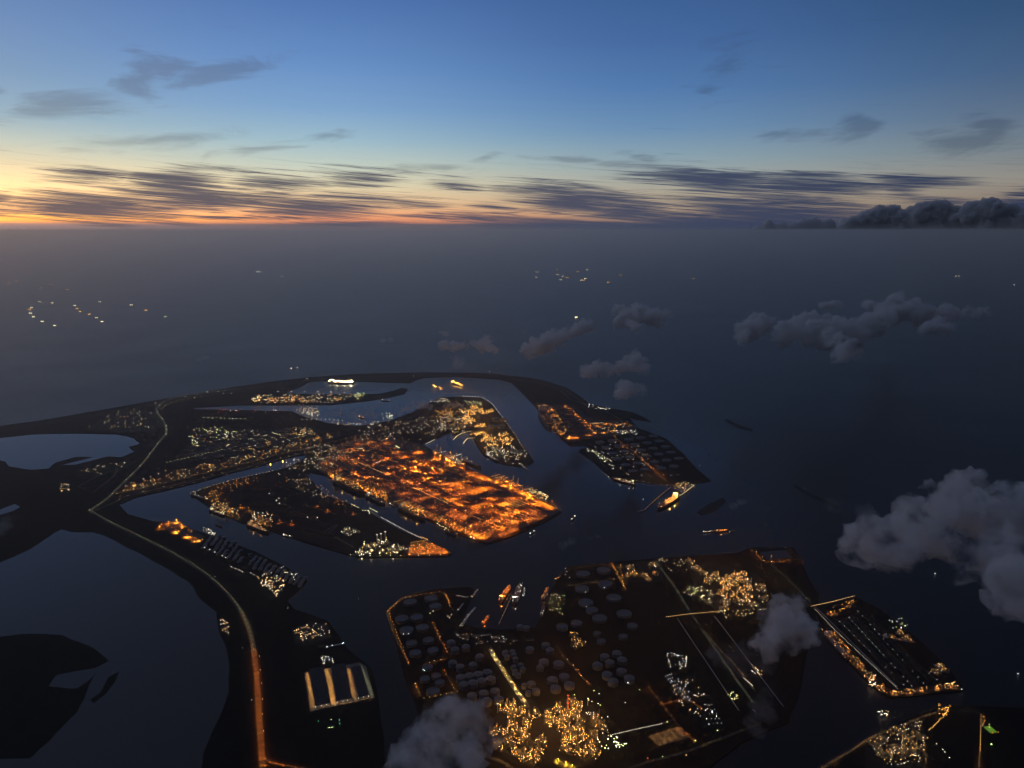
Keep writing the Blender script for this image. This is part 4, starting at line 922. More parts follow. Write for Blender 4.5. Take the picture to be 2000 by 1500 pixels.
jetty([(892, 891), (902, 887)], 6, 'short white lit pontoon by the northern quay', None, 'white', 12, lr=1.5, curve=False); jetty([(850, 886), (872, 882)], 6, 'slim white lit boom pier at the northern quay', None, 'white', 12, lr=1.6, curve=False)

# ---- middle island: coal quay, dark heap yard, chemical plant and orange lit tip
sheet('island_yard', [(395, 958), (440, 944), (535, 924), (590, 918), (640, 972), (700, 992), (780, 1038), (870, 1075), (720, 1085), (600, 1056), (480, 1018), (420, 992)], principled('coal_ground', (.022, .02, .02), .9, .1, var=.5, vscale=.01), LZ + 1.0)
lampline([(380, 962), (430, 946), (490, 930), (535, 921)], 34, ['cream', 'warm', 'gold', 'white'], 'quay_lamp', 'warm lamp on the upper quay of the middle island', 'upper island quay lamps', 10, 1.15, jit=8)
lampfield([(395, 962), (480, 935), (520, 930), (500, 945), (420, 972)], 34, ['amber', 'orange', 'warm'], 'yard_lamp', 'small orange lamp behind the upper quay of the middle island', 'upper island yard lamps', (6, 14), (.9, 1.4))
lampfield([(400, 975), (440, 985), (480, 1010), (440, 1005), (415, 990)], 40, ['warm', 'amber', 'cream'], 'quay_lamp', 'warm lamp on the lower quay of the middle island', 'lower island quay lamps', (6, 24), (1.0, 1.7))
lampfield([(490, 1005), (535, 1008), (530, 1034), (495, 1025)], 40, ['warm', 'amber', 'white'], 'quay_lamp', 'warm lamp among the island unloaders', 'unloader lamps', (6, 40), (1.0, 1.6))
for q, pw, cl in (((446, 1000), 1.6e6, OR), ((449, 1008), 1.2e6, AM), ((470, 992), 7e5, OR), ((486, 998), 7e5, OR), ((410, 970), 4e5, OR), ((423, 974), 5e5, OR), ((440, 982), 4e5, AM), ((510, 1012), 5e5, AM), ((547, 1022), 6e5, (1, .2, .02)), ((570, 1024), 5e5, (1, .2, .02)), ((520, 1024), 4e5, AM), ((466, 1012), 3e5, GO), ((437, 950), 3e5, (1, .2, .02)), ((462, 944), 3e5, (1, .2, .02))):
    flood(q, pw, cl, 'orange floodlight mast on the lower quay of the middle island', 'island quay masts', 'amber', 30, 1.8)
for u, v, up in ((505, 1026, 0), (512, 1028, 0), (520, 1031, 0), (440, 1006, 0), (430, 1001, 0)): crane(gp(u, v, LZ), gdir(480, 1018, 600, 1056) + math.pi, bool(up), 'bulk unloader crane with lit boom on the middle island', 'island unloaders')
ship((374, 966), (398, 976), 'bulk', 'pale barge moored at the pointed end of the middle island', None, 'cream', 6, hm=m_hull_b, lr=1.3)
ship((410, 997), (440, 1009), 'bulk', 'bulk carrier at the lower quay of the middle island', None, 'cream', 14, hm=m_hull_k)
ship((552, 1046), (572, 1051), 'bulk', 'small cargo ship with white deck lamps beside the island', None, 'white', 10, hm=m_hull_k)
ship((484, 1026), (524, 1042), 'bulk', 'red decked bulk carrier under the island unloaders', None, 'warm', 18, hm=m_hull_k, glow=(1e5, AM))
ship((422, 1024), (434, 1030), 'tug', 'dark launch crossing the inner channel', None, 'white', 1)
for i, (u0, v0, u1, v1) in enumerate(((470, 962, 560, 975), (470, 975, 570, 992), (500, 985, 620, 1012), (560, 1005, 650, 1030), (600, 985, 660, 1002), (540, 945, 590, 962), (480, 950, 530, 958), (590, 1032, 670, 1052))):
    a, b = gp(u0, v0, LZ), gp(u1, v1, LZ); L = (b - a).length; mb = MB(); n = max(4, int(L / 25)); vs = []; fs = []
    for k in range(n + 1):
        x = -L / 2 + k * L / n; e = 1.0 if 0 < k < n else .15; w = 34 * (e + rnd(-.12, .12)); h = (13 + rnd(-2.5, 2.5)) * e
        vs += [(x, -w, 0), (x, rnd(-3, 3), max(.5, h)), (x, w, 0)]
    for k in range(n): a3 = 3 * k; fs += [(a3, a3 + 3, a3 + 4, a3 + 1), (a3 + 1, a3 + 4, a3 + 5, a3 + 2)]
    mb.add(vs, fs, m_ore); o = mb.build('coal_heap', None, (a + b) / 2 + Vector((0, 0, .9)), math.atan2(b.y - a.y, b.x - a.x)); tag(o, 'long dark coal heap on the middle island', 'heap', 'coal heaps on the middle island')
for q in ((526, 967), (540, 980), (545, 976), (546, 986), (601, 1013), (620, 1014), (580, 940), (600, 948)): lamp('yard_lamp', gp(q[0], q[1], LZ), 'white', 14, 1.7, 'lone white lamp in the dark coal yard', 'coal yard lamps')
lampfield([(540, 925), (600, 930), (640, 960), (700, 990), (690, 1000), (620, 975), (560, 945)], 44, ['warm', 'white', 'amber', 'cream'], 'yard_lamp', 'small lamp along the rail yard of the middle island', 'island rail yard lamps', (8, 14), (.9, 1.5))
for q in ((640, 968), (660, 978), (690, 1005), (640, 1000), (620, 992)): flood(q, 3.5e5, (1, .22, .03), 'dim orange mast in the island rail yard', 'island rail yard masts', 'orange', 24, 1.4)
lampline([(745, 1012), (770, 1026), (800, 1042), (824, 1053)], 19, 'white', 'quay_lamp', 'white lamp in the dotted string on the island shore', 'dotted island string', 8, 1.0, curve=False)
lampline([(686, 986), (702, 994)], 14, 'cream', 'quay_lamp', 'cream lamp on the small basin pier', 'basin pier lamps', 8, 1.1); lampline([(708, 999), (720, 998), (722, 1006)], 14, 'cream', 'quay_lamp', 'cream lamp on the angled basin pier', 'angled pier lamps', 8, 1.2, curve=False); lampline([(722, 994), (738, 1002)], 14, 'cream', 'quay_lamp', 'cream lamp on the outer basin pier', 'outer pier lamps', 8, 1.2)
lampline([(822, 1050), (836, 1056), (800, 1062)], 16, 'gold', 'quay_lamp', 'golden lamp on the angled wall at the island tip', 'island tip wall lamps', 8, 1.3, curve=False)
sheet('tip_paving', [(795, 1064), (832, 1058), (870, 1072), (882, 1081), (800, 1085), (790, 1076)], m_pave, LZ + 1.5)
for q in ((805, 1076), (820, 1070), (838, 1078), (855, 1078), (868, 1079), (800, 1083), (845, 1068), (822, 1081)): flood(q, 1.3e6, (1, .22, .015), 'sodium mast at the orange lit tip of the middle island', 'island tip masts', 'orange', 30, 1.5)
lampfield([(800, 1066), (830, 1060), (876, 1078), (800, 1084)], 46, ['orange', 'amber', 'amber'], 'yard_lamp', 'orange lamp at the tip of the middle island', 'island tip lamps', (6, 20), (.9, 1.5))
for p in scatter([(700, 1064), (740, 1060), (795, 1070), (790, 1083), (705, 1085)], 9, 45): process_unit(p, 85, rnd(0, 3), 26, ['cream', 'cream', 'gold', 'white'], 'pale lit process unit of the island chemical plant', 'island chemical units', 38, 1.7, flood_=(3e4, (1, .85, .4)))
for p in scatter([(670, 1035), (700, 1040), (690, 1050), (668, 1046)], 4, 40): process_unit(p, 70, rnd(0, 3), 16, ['warm', 'cream', 'white'], 'small lit process unit inside the fenced island compound', 'fenced island units', 28, 1.5)
lampline([(684, 1085), (740, 1087), (800, 1086), (872, 1086)], 75, ['cream', 'white'], 'quay_lamp', 'cream lamp on the lower shore of the island plant', 'island plant shore lamps', 9, 1.5, jit=10)
road([(633, 1038), (660, 1024), (655, 1030), (640, 1042), (690, 1068)], 10, LZ + 2.0, m_conc, 'road', False)
for u, v in ((745, 1058), (753, 1054), (737, 1060)): chimney((u, v), 70, 6, 'dark slim chimney of the island chemical plant', 'white', 1, m_dsteel, 'island plant chimneys')
# ---- west bank: orange yard and dense small tank farm
sheet('west_yard', [(306, 1026), (335, 1020), (352, 1020), (400, 1048), (392, 1062), (340, 1042)], m_pave, LZ + 1.5)
for q, pw in (((312, 1033), 7e5), ((330, 1024), 7e5), ((345, 1021), 7e5), ((344, 1040), 1.5e6), ((366, 1050), 1.6e6), ((384, 1058), 1.8e6), ((355, 1030), 4e5)): flood(q, pw * 1.8, (1, .30, .02), 'sodium mast on the small orange lit yard of the west bank', 'west bank masts', 'amber', 28, 1.6)
lampfield([(308, 1024), (350, 1019), (398, 1056), (380, 1062)], 16, ['orange', 'amber', 'warm'], 'yard_lamp', 'orange lamp on the small yard of the west bank', 'west yard lamps', (6, 12), (.9, 1.5))
lampfield([(390, 1034), (405, 1032), (424, 1046), (415, 1048)], 16, ['cream', 'white'], 'quay_lamp', 'cream lamp on the pier of the west bank', 'west pier lamps', (6, 12), (1.0, 1.6))
for q in ((400, 1072), (410, 1076), (420, 1081), (434, 1088), (441, 1092), (452, 1110), (460, 1113), (468, 1116), (474, 1120)): lamp('yard_lamp', gp(q[0], q[1], LZ), 'white', 12, 1.5, 'white lamp along the back fence of the west tank farm', 'west tank farm fence lamps')
n = 0
for k in range(11):
    for j in range(20):
        u = 398 + j * 9.9 + k * 2.4; v = 1068 + j * 3.9 - k * 3.5 + 3
        t0 = (u - 400) / 190
        if k > 6 - 1.5 * t0 + (3 if t0 < .35 else 0) or .38 < t0 < .46: continue
        if random.random() < .1: continue
        tank(u + rnd(-1, 1), v + rnd(-.6, .6), rnd(6.2, 8.0), 'cone', 'small pale tank in the dense west bank tank farm', 'west bank tanks', rnd(9, 13)); n += 1
lampfield([(500, 1128), (530, 1120), (560, 1140), (540, 1168), (520, 1160)], 44, ['warm', 'cream', 'white', 'gold'], 'yard_lamp', 'warm lamp at the lower end of the west tank farm', 'west tank farm end lamps', (5, 16), (1.1, 1.8))
lampline([(490, 1122), (520, 1142), (545, 1170)], 40, ['white', 'warm'], 'yard_lamp', 'white lamp on the fence below the west tank farm', 'west fence lamps', 9, 1.3, jit=8)
lampfield([(535, 1105), (560, 1112), (592, 1130), (575, 1136)], 9, ['white', 'cream'], 'quay_lamp', 'white lamp on the west tank farm shore', 'west tank shore lamps', (6, 12), (1.2, 1.8))
lampfield([(430, 1212), (446, 1210), (450, 1240), (434, 1236)], 12, ['warm', 'orange', 'white'], 'yard_lamp', 'small lamp at the lakeside boat yard', 'boat yard lamps', (4, 8), (.8, 1.3))
shed((440, 1226), 46, 20, 6, .8, 'low shed at the lakeside boat yard', None, 'warm', 2)
for q in ((474, 1268), (562, 1190), (492, 1370), (700, 1172), (420, 1128)): lamp('yard_lamp', gp(q[0], q[1], LZ if q[0] != 700 else 0.0), 'cool', 9, .9, 'lone white lamp on dark ground beside the dike road', 'lone dike lamps')
# ---- works and three lit warehouses right of the dike road
sheet('works_yard', [(568, 1226), (610, 1215), (640, 1220), (648, 1245), (600, 1262), (575, 1256)], m_yard, LZ + 1.4)
for p in scatter([(572, 1228), (610, 1220), (620, 1245), (580, 1256)], 6, 30): shed(p, rnd(30, 55), rnd(15, 25), rnd(7, 12), gdir(575, 1256, 640, 1240), 'brownish works shed beside the dike', 'works sheds', 'warm', 3)
for q in ((580, 1234), (600, 1226), (590, 1248), (612, 1236)): flood(q, 1.2e5, (1, .6, .3), 'short floodlight mast among the works sheds', 'works masts', 'warm', 18, 1.2)
lampfield([(575, 1228), (638, 1214), (645, 1240), (585, 1256)], 22, ['warm', 'white', 'cream'], 'yard_lamp', 'warm lamp among the works sheds by the dike', 'works lamps', (5, 12), (.8, 1.4))
ship((636, 1266), (674, 1257), 'barge', 'long pale barge moored below the works', None, 'cool', 4, hm=m_hull_k); lamp('quay_lamp', gp(671, 1258, 0), 'cool', 9, 1.9, 'bright white lamp at the bow of the long barge', 'barge bow lamp')
lampfield([(625, 1285), (650, 1282), (652, 1300), (630, 1300)], 12, ['white', 'cool', 'cream'], 'yard_lamp', 'white lamp at the small plant above the long warehouses', 'small plant lamps', (5, 14), (.9, 1.5))
WQ = [[(604, 1312), (633, 1305), (646, 1376), (616, 1384)], [(646, 1304), (675, 1299), (688, 1367), (656, 1374)], [(688, 1308), (703, 1304), (724, 1361), (698, 1367)]]
sheet('warehouse_yard', [(594, 1314), (700, 1294), (714, 1300), (732, 1362), (606, 1390)], m_conc, LZ + 1.4)
for k, q in enumerate(WQ):
    P = [gp(u, v, LZ) for u, v in q]; c0 = sum(P, Vector()) / 4; ax = ((P[3] + P[2]) / 2 - (P[0] + P[1]) / 2); wd = ((P[1] - P[0]).length + (P[2] - P[3]).length) / 2
    shed(c0, ax.length, wd * .93, 13, math.atan2(ax.y, ax.x), ('long dark roofed warehouse, first from the dike road', 'long dark roofed warehouse between two lit yards', 'narrow dark roofed warehouse nearest the water')[k], 'three long warehouses', None, 0)
for u0, v0, u1, v1, st in ((600, 1316, 612, 1384, 15), (637, 1308, 650, 1374, 14), (641, 1308, 654, 1374, 20), (681, 1308, 692, 1366, 15)):
    lampline([(u0, v0), (u1, v1)], st, 'gold', 'yard_lamp', 'hooded golden lamp between the long warehouses', 'warehouse yard lamps', 9, .95, True, curve=False)
lampline([(706, 1304), (728, 1360)], 24, 'road', 'yard_lamp', 'hooded pale lamp on the waterside of the long warehouses', 'waterside lamps', 9, 1.2, True, curve=False)
for u, v in ((617, 1382), (628, 1380), (638, 1378), (659, 1373), (670, 1371), (679, 1369), (700, 1365), (710, 1363), (720, 1361)): lamp('yard_lamp', gp(u, v + 1.5, LZ), 'white', 9, .95, 'small white lamp along the front of the long warehouses', 'warehouse front lamps')
lampline([(604, 1388), (730, 1363)], 34, 'dim', 'yard_lamp', 'hooded amber lamp on the front road of the long warehouses', 'front road lamps', 8, .8, True, curve=False)
for q, m in (((622, 1411), 'green'), ((647, 1408), 'lime'), ((663, 1409), 'green'), ((664, 1416), 'green'), ((644, 1424), 'cream'), ((648, 1424), 'lime')): lamp('yard_lamp', gp(q[0], q[1], LZ), m, 8, 1.1, 'green or lime lamp at the little pump house' if m != 'cream' else 'cream lamp at the little pump house', 'pump house lamps')
shed((646, 1420), 34, 14, 6, .2, 'little pump house lit green below the long warehouses', None, 'lime', 2)
# ---- east bank: orange container yard and tank farm
sheet('east_yard', [(1046, 792), (1120, 790), (1150, 815), (1240, 830), (1250, 846), (1160, 856), (1110, 864), (1075, 832)], principled('east_paving', (.06, .055, .05), .85, .2, var=.4, vscale=.012), LZ + 1.5)
for i in range(9): flood((1102 + i * 6.5, 792 + i * 5.6), 1.8e6, (1, .28, .025), 'sodium mast in the diagonal row on the east bank yard', 'east bank diagonal masts', 'amber', 34, 1.8)
for q, pw in (((1050, 792), 5e5), ((1064, 794), 6e5), ((1078, 800), 4e5), ((1076, 824), 1.6e6), ((1082, 812), 6e5), ((1085, 835), 6e5), ((1095, 848), 6e5), ((1112, 856), 1.2e6), ((1125, 855), 1e6), ((1150, 850), 6e5), ((1170, 832), 7e5), ((1185, 828), 7e5), ((1205, 830), 7e5), ((1225, 828), 6e5), ((1180, 845), 6e5), ((1160, 845), 5e5), ((1200, 842), 5e5)): flood(q, pw * 2.2, (1, .27, .025), 'sodium mast on the orange lit east bank yard', 'east bank masts', 'amber', 34, 1.8)
lampfield([(1058, 800), (1085, 800), (1110, 850), (1090, 852), (1070, 828)], 60, ['orange', 'amber', 'warm', 'gold'], 'quay_lamp', 'orange lamp on the east bank quay', 'east bank quay lamps', (6, 30), (1.2, 2.0))
lampfield([(1150, 825), (1235, 830), (1238, 842), (1160, 852)], 40, ['amber', 'warm', 'cream'], 'yard_lamp', 'amber lamp on the rear of the east bank yard', 'east bank rear lamps', (6, 20), (1.2, 1.9))
lampfield([(1145, 790), (1195, 796), (1190, 802), (1150, 800)], 16, ['white', 'cool'], 'yard_lamp', 'white lamp at the coast behind the east bank yard', 'east coast lamps', (6, 14), (1.4, 2.2))
for k, (u, v) in enumerate(((1062, 814), (1066, 820), (1070, 828), (1076, 834), (1082, 842), (1092, 852))): crane(gp(u, v, LZ), gdir(1060, 812, 1100, 862) + math.pi, k % 2 == 0, 'quay crane on the orange lit east bank', 'east bank cranes')
ETA = gdir(1110, 870, 1230, 850)
for p in scatter([(1080, 800), (1118, 800), (1150, 830), (1150, 846), (1105, 850)], 26, 70):
    o = new_obj('container_stack', random.choice(SM)); o.location = (p.x, p.y, LZ + 1.5); o.rotation_euler[2] = ETA; tag(o, 'block of stacked shipping containers on the east bank yard', 'containers', 'container stacks of the east bank')
ship((1058, 806), (1076, 836), 'container', 'container ship at the orange lit east bank quay', None, 'amber', 18, hm=m_hull_k)
AXT = [(1200, 852), (1215, 866), (1240, 885), (1268, 910), (1300, 938), (1322, 952)]
road(AXT, 14, LZ + 2.2); lampline(AXT, 44, 'sodium', 'street_lamp', 'hooded orange lamp on the straight road through the east tank farm', 'east tank farm road lamps', 10, 1.3, True, curve=False)
rows = [(1172, 866, 5), (1184, 876, 5), (1196, 887, 5), (1206, 898, 5), (1222, 910, 5), (1236, 922, 4)]
for r_, (u, v, n) in enumerate(rows):
    for j in range(n):
        uu, vv = u + j * 24 + (8 if j > 1 else 0), v - j * 3.4 + (j > 1) * 1
        tank(uu, vv, 17.5, 'floating', 'wide flat tank in the dim east bank tank farm', 'east bank tanks', 18)
lampfield([(1150, 870), (1230, 860), (1330, 930), (1250, 936), (1190, 925)], 50, ['white', 'cool', 'warm'], 'yard_lamp', 'small white lamp between the flat east bank tanks', 'east tank farm lamps', (6, 12), (.9, 1.5))
lampfield([(1200, 842), (1240, 840), (1245, 850), (1210, 850)], 22, ['white', 'cream', 'cool'], 'yard_lamp', 'white lamp above the east bank tank farm', 'upper east tank lamps', (6, 16), (1.2, 2))
lampfield([(1142, 878), (1160, 880), (1200, 905), (1200, 920), (1170, 898)], 26, ['white', 'cream'], 'yard_lamp', 'white lamp on the shore side of the east bank tank farm', 'east shore lamps', (6, 16), (1.2, 2.0))
lampline([(1178, 925), (1196, 935), (1230, 938), (1310, 950)], 60, ['white', 'warm'], 'quay_lamp', 'lamp on the quay below the east bank tank farm', 'east tank quay lamps', 8, 1.3, jit=6)
ship((1240, 948), (1196, 936), 'tanker', 'white lit tanker moored below the east bank tank farm', None, 'cream', 22, hm=m_hull_k, lr=1.8, glow=(8e4, WH))
jetty([(1310, 952), (1285, 972), (1258, 997), (1245, 999)], 12, 'long dark jetty reaching out from the east bank point', None, 'warm', 60, lr=1.2, curve=False); jetty([(1356, 948), (1338, 962), (1318, 975)], 14, 'lit loading jetty at the east bank point', None, 'cream', 22, lr=1.7, curve=False)
ship((1324, 972), (1284, 996), 'tanker', 'golden lit tanker at the east bank point jetty', None, 'gold', 34, hm=m_hull_k, lr=2.0, glow=(9e5, (1, .55, .12), -.35, -.1))
lampfield([(1318, 944), (1350, 942), (1358, 955), (1330, 962)], 26, ['warm', 'cream', 'amber'], 'quay_lamp', 'warm lamp at the root of the east bank jetty', 'east jetty lamps', (4, 10), (1.1, 1.8))
for q in ((1366, 910), (1256, 976), (1571, 956), (1988, 1318), (1996, 1102), (1826, 1122)): lamp('quay_lamp', gp(q[0], q[1], 0), 'cool', 7, 1.6, 'lone white light on dark open water', 'buoy lights')
ship((1372, 1041), (1398, 1038), 'tanker', 'dark tanker under way off the east bank', None, 'white', 5, hm=m_hull_k); ship((1398, 1040), (1420, 1037), 'tug', 'orange lit vessel alongside the dark tanker', None, 'amber', 12, glow=(1.2e5, AM, 0)); ship((1424, 1041), (1434, 1037), 'tug', 'small tug with one bright white light off the east bank', None, 'cream', 3)
ship((1115, 1018), (1124, 1010), 'tug', 'small white launch in the open channel', None, 'white', 5)
ship((1014, 906), (1034, 920), 'barge', 'slim lit vessel curving off the gas terminal tip', None, 'cream', 6); ship((950, 889), (974, 903), 'tanker', 'white lit gas carrier at the peninsula shore', None, 'white', 18, hm=m_hull_k, lr=1.7)
for q in ((1010, 885), (1012, 900), (1002, 908), (988, 903), (1026, 893)): lamp('quay_lamp', gp(q[0], q[1], LZ), 'white', 14, 1.8, 'white lamp on the outermost gas quay', 'outer gas quay lamps')
# ---- ships in the far basins
ship((690, 750), (640, 748), 'platform', 'huge brightly lit construction vessel in the far basin', None, 'cream', 120, 'ship', m_hull_k, 110, (5e6, (1, .92, .6), -.4, -.15, .1, .35), 3.4)
ship((846, 754), (853, 758), 'bulk', 'orange lit vessel in the far basin, next to a smaller one', None, 'gold', 14, glow=(1.2e6, AM, 0), lr=3.2); ship((857, 757), (864, 759), 'bulk', 'smaller orange lit vessel in the far basin', None, 'amber', 9, glow=(8e5, AM, 0), lr=3.0)
ship((882, 749), (904, 756), 'container', 'golden lit container ship in the far basin', None, 'gold', 40, glow=(2.5e6, AM, -.3, 0, .3), lr=3.4)
ship((744, 783), (762, 784), 'bulk', 'dark ship with one white light in the steamy basin', None, 'white', 2, hm=m_hull_k, lr=2.6); ship((700, 815), (712, 818), 'tug', 'orange lit workboat in the steamy basin', None, 'warm', 8, lr=2.4); ship((566, 721), (582, 720), 'anchored', 'small ship with two white lights outside the dune coast', None, 'white', 3, lr=4.5)
# ---- ships at anchor out at sea
for q in ((33, 549), (18, 553), (79, 563), (99, 556), (132, 566), (77, 590), (101, 592), (57, 605), (59, 612), (65, 619), (61, 601), (82, 628), (107, 636), (146, 597), (150, 603), (156, 609), (174, 614), (188, 621), (199, 628), (194, 590), (256, 596), (285, 606), (323, 619)):
    ship((q[0] - 2.2, q[1] + .2), (q[0] + 2.2, q[1]), 'anchored', 'ship at anchor with one bright deck light off the western coast', 'ships at anchor to the west', 'cream' if q[0] % 3 else 'gold', 2, lr=8.5)
for q in ((503, 531), (507, 531), (551, 540)): ship((q[0] - 2, q[1] + .2), (q[0] + 2, q[1]), 'anchored', 'faint ship far out at sea under the afterglow', 'far ships under the afterglow', 'white', 2, lr=12)
for q in ((1047, 531), (1051, 532), (1047, 542), (1088, 527), (1089, 537), (1099, 540), (1095, 547), (1108, 543), (1128, 531), (1147, 528), (1143, 545), (1135, 548), (1140, 548), (1188, 552), (1212, 538), (1318, 527), (1340, 535), (1354, 545), (1125, 620)):
    ship((q[0] - 2, q[1] + .2), (q[0] + 2, q[1]), 'anchored', 'ship at anchor with warm deck lights off the northern coast', 'ships at anchor to the north', 'cream' if q[0] % 2 else 'gold', 3, lr=13)
for q in ((1866, 540), (1873, 540), (1980, 557)): ship((q[0] - 2, q[1] + .2), (q[0] + 2, q[1]), 'anchored', 'ship with one white light on the dark eastern sea', 'ships on the dark eastern sea', 'white', 2, lr=11)

# ---- oil terminal and refinery in front
T1 = [(801, 1179, 24), (842, 1172, 24), (850, 1187, 22), (785, 1212, 24), (814, 1209, 23), (794, 1234, 25), (825, 1229, 23), (804, 1260, 20), (837, 1254, 20), (811, 1279, 21), (846, 1274, 20), (835, 1307, 19), (852, 1324, 17), (859, 1337, 17), (846, 1354, 23), (830, 1330, 18)]
for k, (u, v, w) in enumerate(T1): tank(u, v, w, 'floating', 'wide oil tank inside the orange lit perimeter road', 'perimeter road tanks', 18, 2 if k in (5, 11) else 0)
T2 = [(881, 1257), (889, 1271), (910, 1266), (937, 1285), (924, 1301), (884, 1297), (899, 1305), (900, 1326), (917, 1323), (934, 1320), (952, 1316), (906, 1340), (924, 1337), (941, 1333), (959, 1329), (945, 1357), (967, 1353), (922, 1362), (974, 1369), (951, 1372)]
for k, (u, v) in enumerate(T2): tank(u, v + 4, 15 if k < 7 else 17.5, 'cone', 'tall round tank left of the bright yellow refinery road', 'tanks left of the yellow road', 26, 1 if k == 8 else 0)
for u, v in ((987, 1276), (990, 1284), (1001, 1275), (1004, 1281), (1007, 1289), (1004, 1305), (1017, 1301), (1021, 1309), (1006, 1314), (1012, 1320), (1024, 1341), (1032, 1355)): tank(u, v + 3, 10.5, 'cone', 'small slim tank right of the bright yellow refinery road', 'small tanks right of the yellow road', 22)
for u, v in ((1038, 1338), (1047, 1352)): tank(u, v + 3, 15, 'cone', 'mid sized tank beside the two slim lit tanks', 'mid tanks by the yellow road', 22)
for u, v, w in ((1016, 1226, 13), (1028, 1228, 13), (1066, 1262, 15), (1074, 1272, 15), (1035, 1270, 15), (1062, 1295, 18), (1055, 1306, 13), (1091, 1299, 20), (1079, 1330, 19), (1102, 1324, 19), (1085, 1347, 19), (1112, 1340, 19)): tank(u, v + 3, w, 'cone', 'round tank in the middle of the dark tank farm', 'middle tank farm tanks', 22)
for u, v, w in ((1139, 1124, 25), (1179, 1117, 25), (1137, 1153, 25), (1182, 1144, 26), (1144, 1180, 27), (1199, 1171, 27), (1156, 1195, 22), (1171, 1211, 27), (1219, 1202, 27), (1126, 1221, 21), (1098, 1228, 21), (1235, 1226, 19), (1166, 1241, 14), (1217, 1247, 16), (1174, 1256, 16)): tank(u, v, w, 'floating', 'huge flat crude oil tank on the dark eastern plot', 'crude oil tanks', 19, 1 if u in (1137, 1182, 1144) else 0)
for u, v, w in ((1167, 1302, 18), (1181, 1285, 17), (1205, 1279, 17), (1191, 1297, 17), (1215, 1292, 18), (1186, 1321, 19), (1197, 1334, 19), (1214, 1314, 18), (1229, 1328, 19)): tank(u, v + 3, w, 'cone', 'round tank right of the orange lit plant road', 'tanks right of the orange road', 24, 2 if u == 1229 else 0)
def hood_road(px, w, st, mat, label, group, r=1.0, z=LZ + 1.9, curve=True, h=10, surf=None):
    road(px, w, z, surf or m_asph, 'road', curve); lampline(px, st, mat, 'street_lamp', label, group, h, r, True, curve=curve)
hood_road([(872, 1163), (856, 1157), (792, 1168), (758, 1195), (764, 1220), (776, 1252), (790, 1280), (800, 1300)], 13, 56, 'amber', 'hooded amber lamp on the perimeter road of the oil tanks', 'perimeter road lamps', .8)
hood_road([(872, 1163), (880, 1186)], 12, 26, 'amber', 'hooded amber lamp on the short end of the perimeter road', 'perimeter end lamps', .9, curve=False)
hood_road([(845, 1216), (858, 1246), (876, 1278)], 10, 50, 'sodium', 'hooded orange lamp on the middle tank farm road', 'middle tank road lamps', .9)
hood_road([(834, 1297), (870, 1287)], 10, 50, 'sodium', 'hooded orange lamp on the cross road of the tank farm', 'cross road lamps', .9, curve=False)
hood_road([(868, 1308), (880, 1332), (892, 1352)], 9, 50, 'sodium', 'hooded orange lamp on the inner tank road', 'inner tank road lamps', .8); hood_road([(810, 1334), (822, 1360)], 9, 24, 'amber', 'hooded amber lamp on the outer tank road', 'outer tank road lamps', .8, curve=False)
for pxl in ([(758, 1195), (792, 1168), (856, 1157)], [(860, 1158), (872, 1163), (880, 1186)], [(758, 1196), (800, 1300)], [(846, 1218), (874, 1276)], [(838, 1296), (868, 1288)], [(869, 1312), (890, 1350)], [(811, 1336), (821, 1358)], [(1196, 1103), (1222, 1150)]): lampline(pxl, 34, ['amber', 'orange', 'warm'], 'street_lamp', 'bare orange lamp on the roads between the oil tanks', 'bare tank road lamps', 7, .95, curve=False, jit=5, drop=.2)
YR = [(958, 1268), (968, 1286), (985, 1312), (1003, 1340), (1024, 1370), (1030, 1382)]
hood_road(YR, 30, 58, 'blaze', 'hooded bright yellow lamp on the blazing refinery road', 'yellow refinery road lamps', 1.1, surf=m_conc); lampline(YR, 30, ['cream', 'gold', 'gold'], 'street_lamp', 'bare yellow lamp on the blazing refinery road', 'bare yellow road lamps', 9, 1.1, jit=9, drop=.35)
hood_road([(1088, 1262), (1102, 1284), (1122, 1306), (1150, 1336)], 14, 50, 'sodium', 'hooded orange lamp on the orange plant road', 'orange plant road lamps', .9); lampline([(1110, 1290), (1130, 1314), (1148, 1334)], 55, ['warm', 'gold', 'amber'], 'street_lamp', 'bare warm lamp on the orange plant road', 'bare plant road lamps', 8, 1.1, jit=8)
for p in scatter([(1096, 1244), (1120, 1240), (1148, 1258), (1140, 1266), (1108, 1268)], 4, 25): process_unit(p, 55, rnd(0, 3), 26, ['warm', 'gold', 'amber'], 'compact amber lit process unit among the dark tanks', 'compact amber units', 22, 1.25)
hood_road([(1112, 1112), (1150, 1106), (1194, 1101)], 9, 26, 'dim', 'hooded pale lamp on the upper fence of the crude tanks', 'upper crude fence lamps', .9); hood_road([(1110, 1144), (1160, 1137), (1206, 1130)], 9, 26, 'dim', 'hooded pale lamp on the lower fence of the crude tanks', 'lower crude fence lamps', 1.0); hood_road([(1194, 1101), (1208, 1126), (1223, 1152)], 13, 22, 'amber', 'hooded amber lamp on the road beside the crude tanks', 'crude road lamps', .9, curve=False)
for u, v in ((1104, 1112), (1107, 1118), (1104, 1124), (1112, 1130)): lamp('quay_lamp', gp(u, v, LZ), 'white', 8, 1.0, 'white lamp on the jetty head by the crude tanks', 'jetty head lamps')
sheet('amber_plant_yard', [(1204, 1102), (1260, 1096), (1292, 1098), (1296, 1136), (1222, 1138)], m_yard, LZ + 1.4)
for p in scatter([(1208, 1104), (1285, 1100), (1290, 1132), (1222, 1134)], 6, 60): process_unit(p, 62, rnd(0, 3), 15, ['warm', 'amber', 'gold', 'white'], 'amber lit process unit by the crude tank road', 'units by the crude road', 24, 1.35, flood_=(2.5e4, AM))
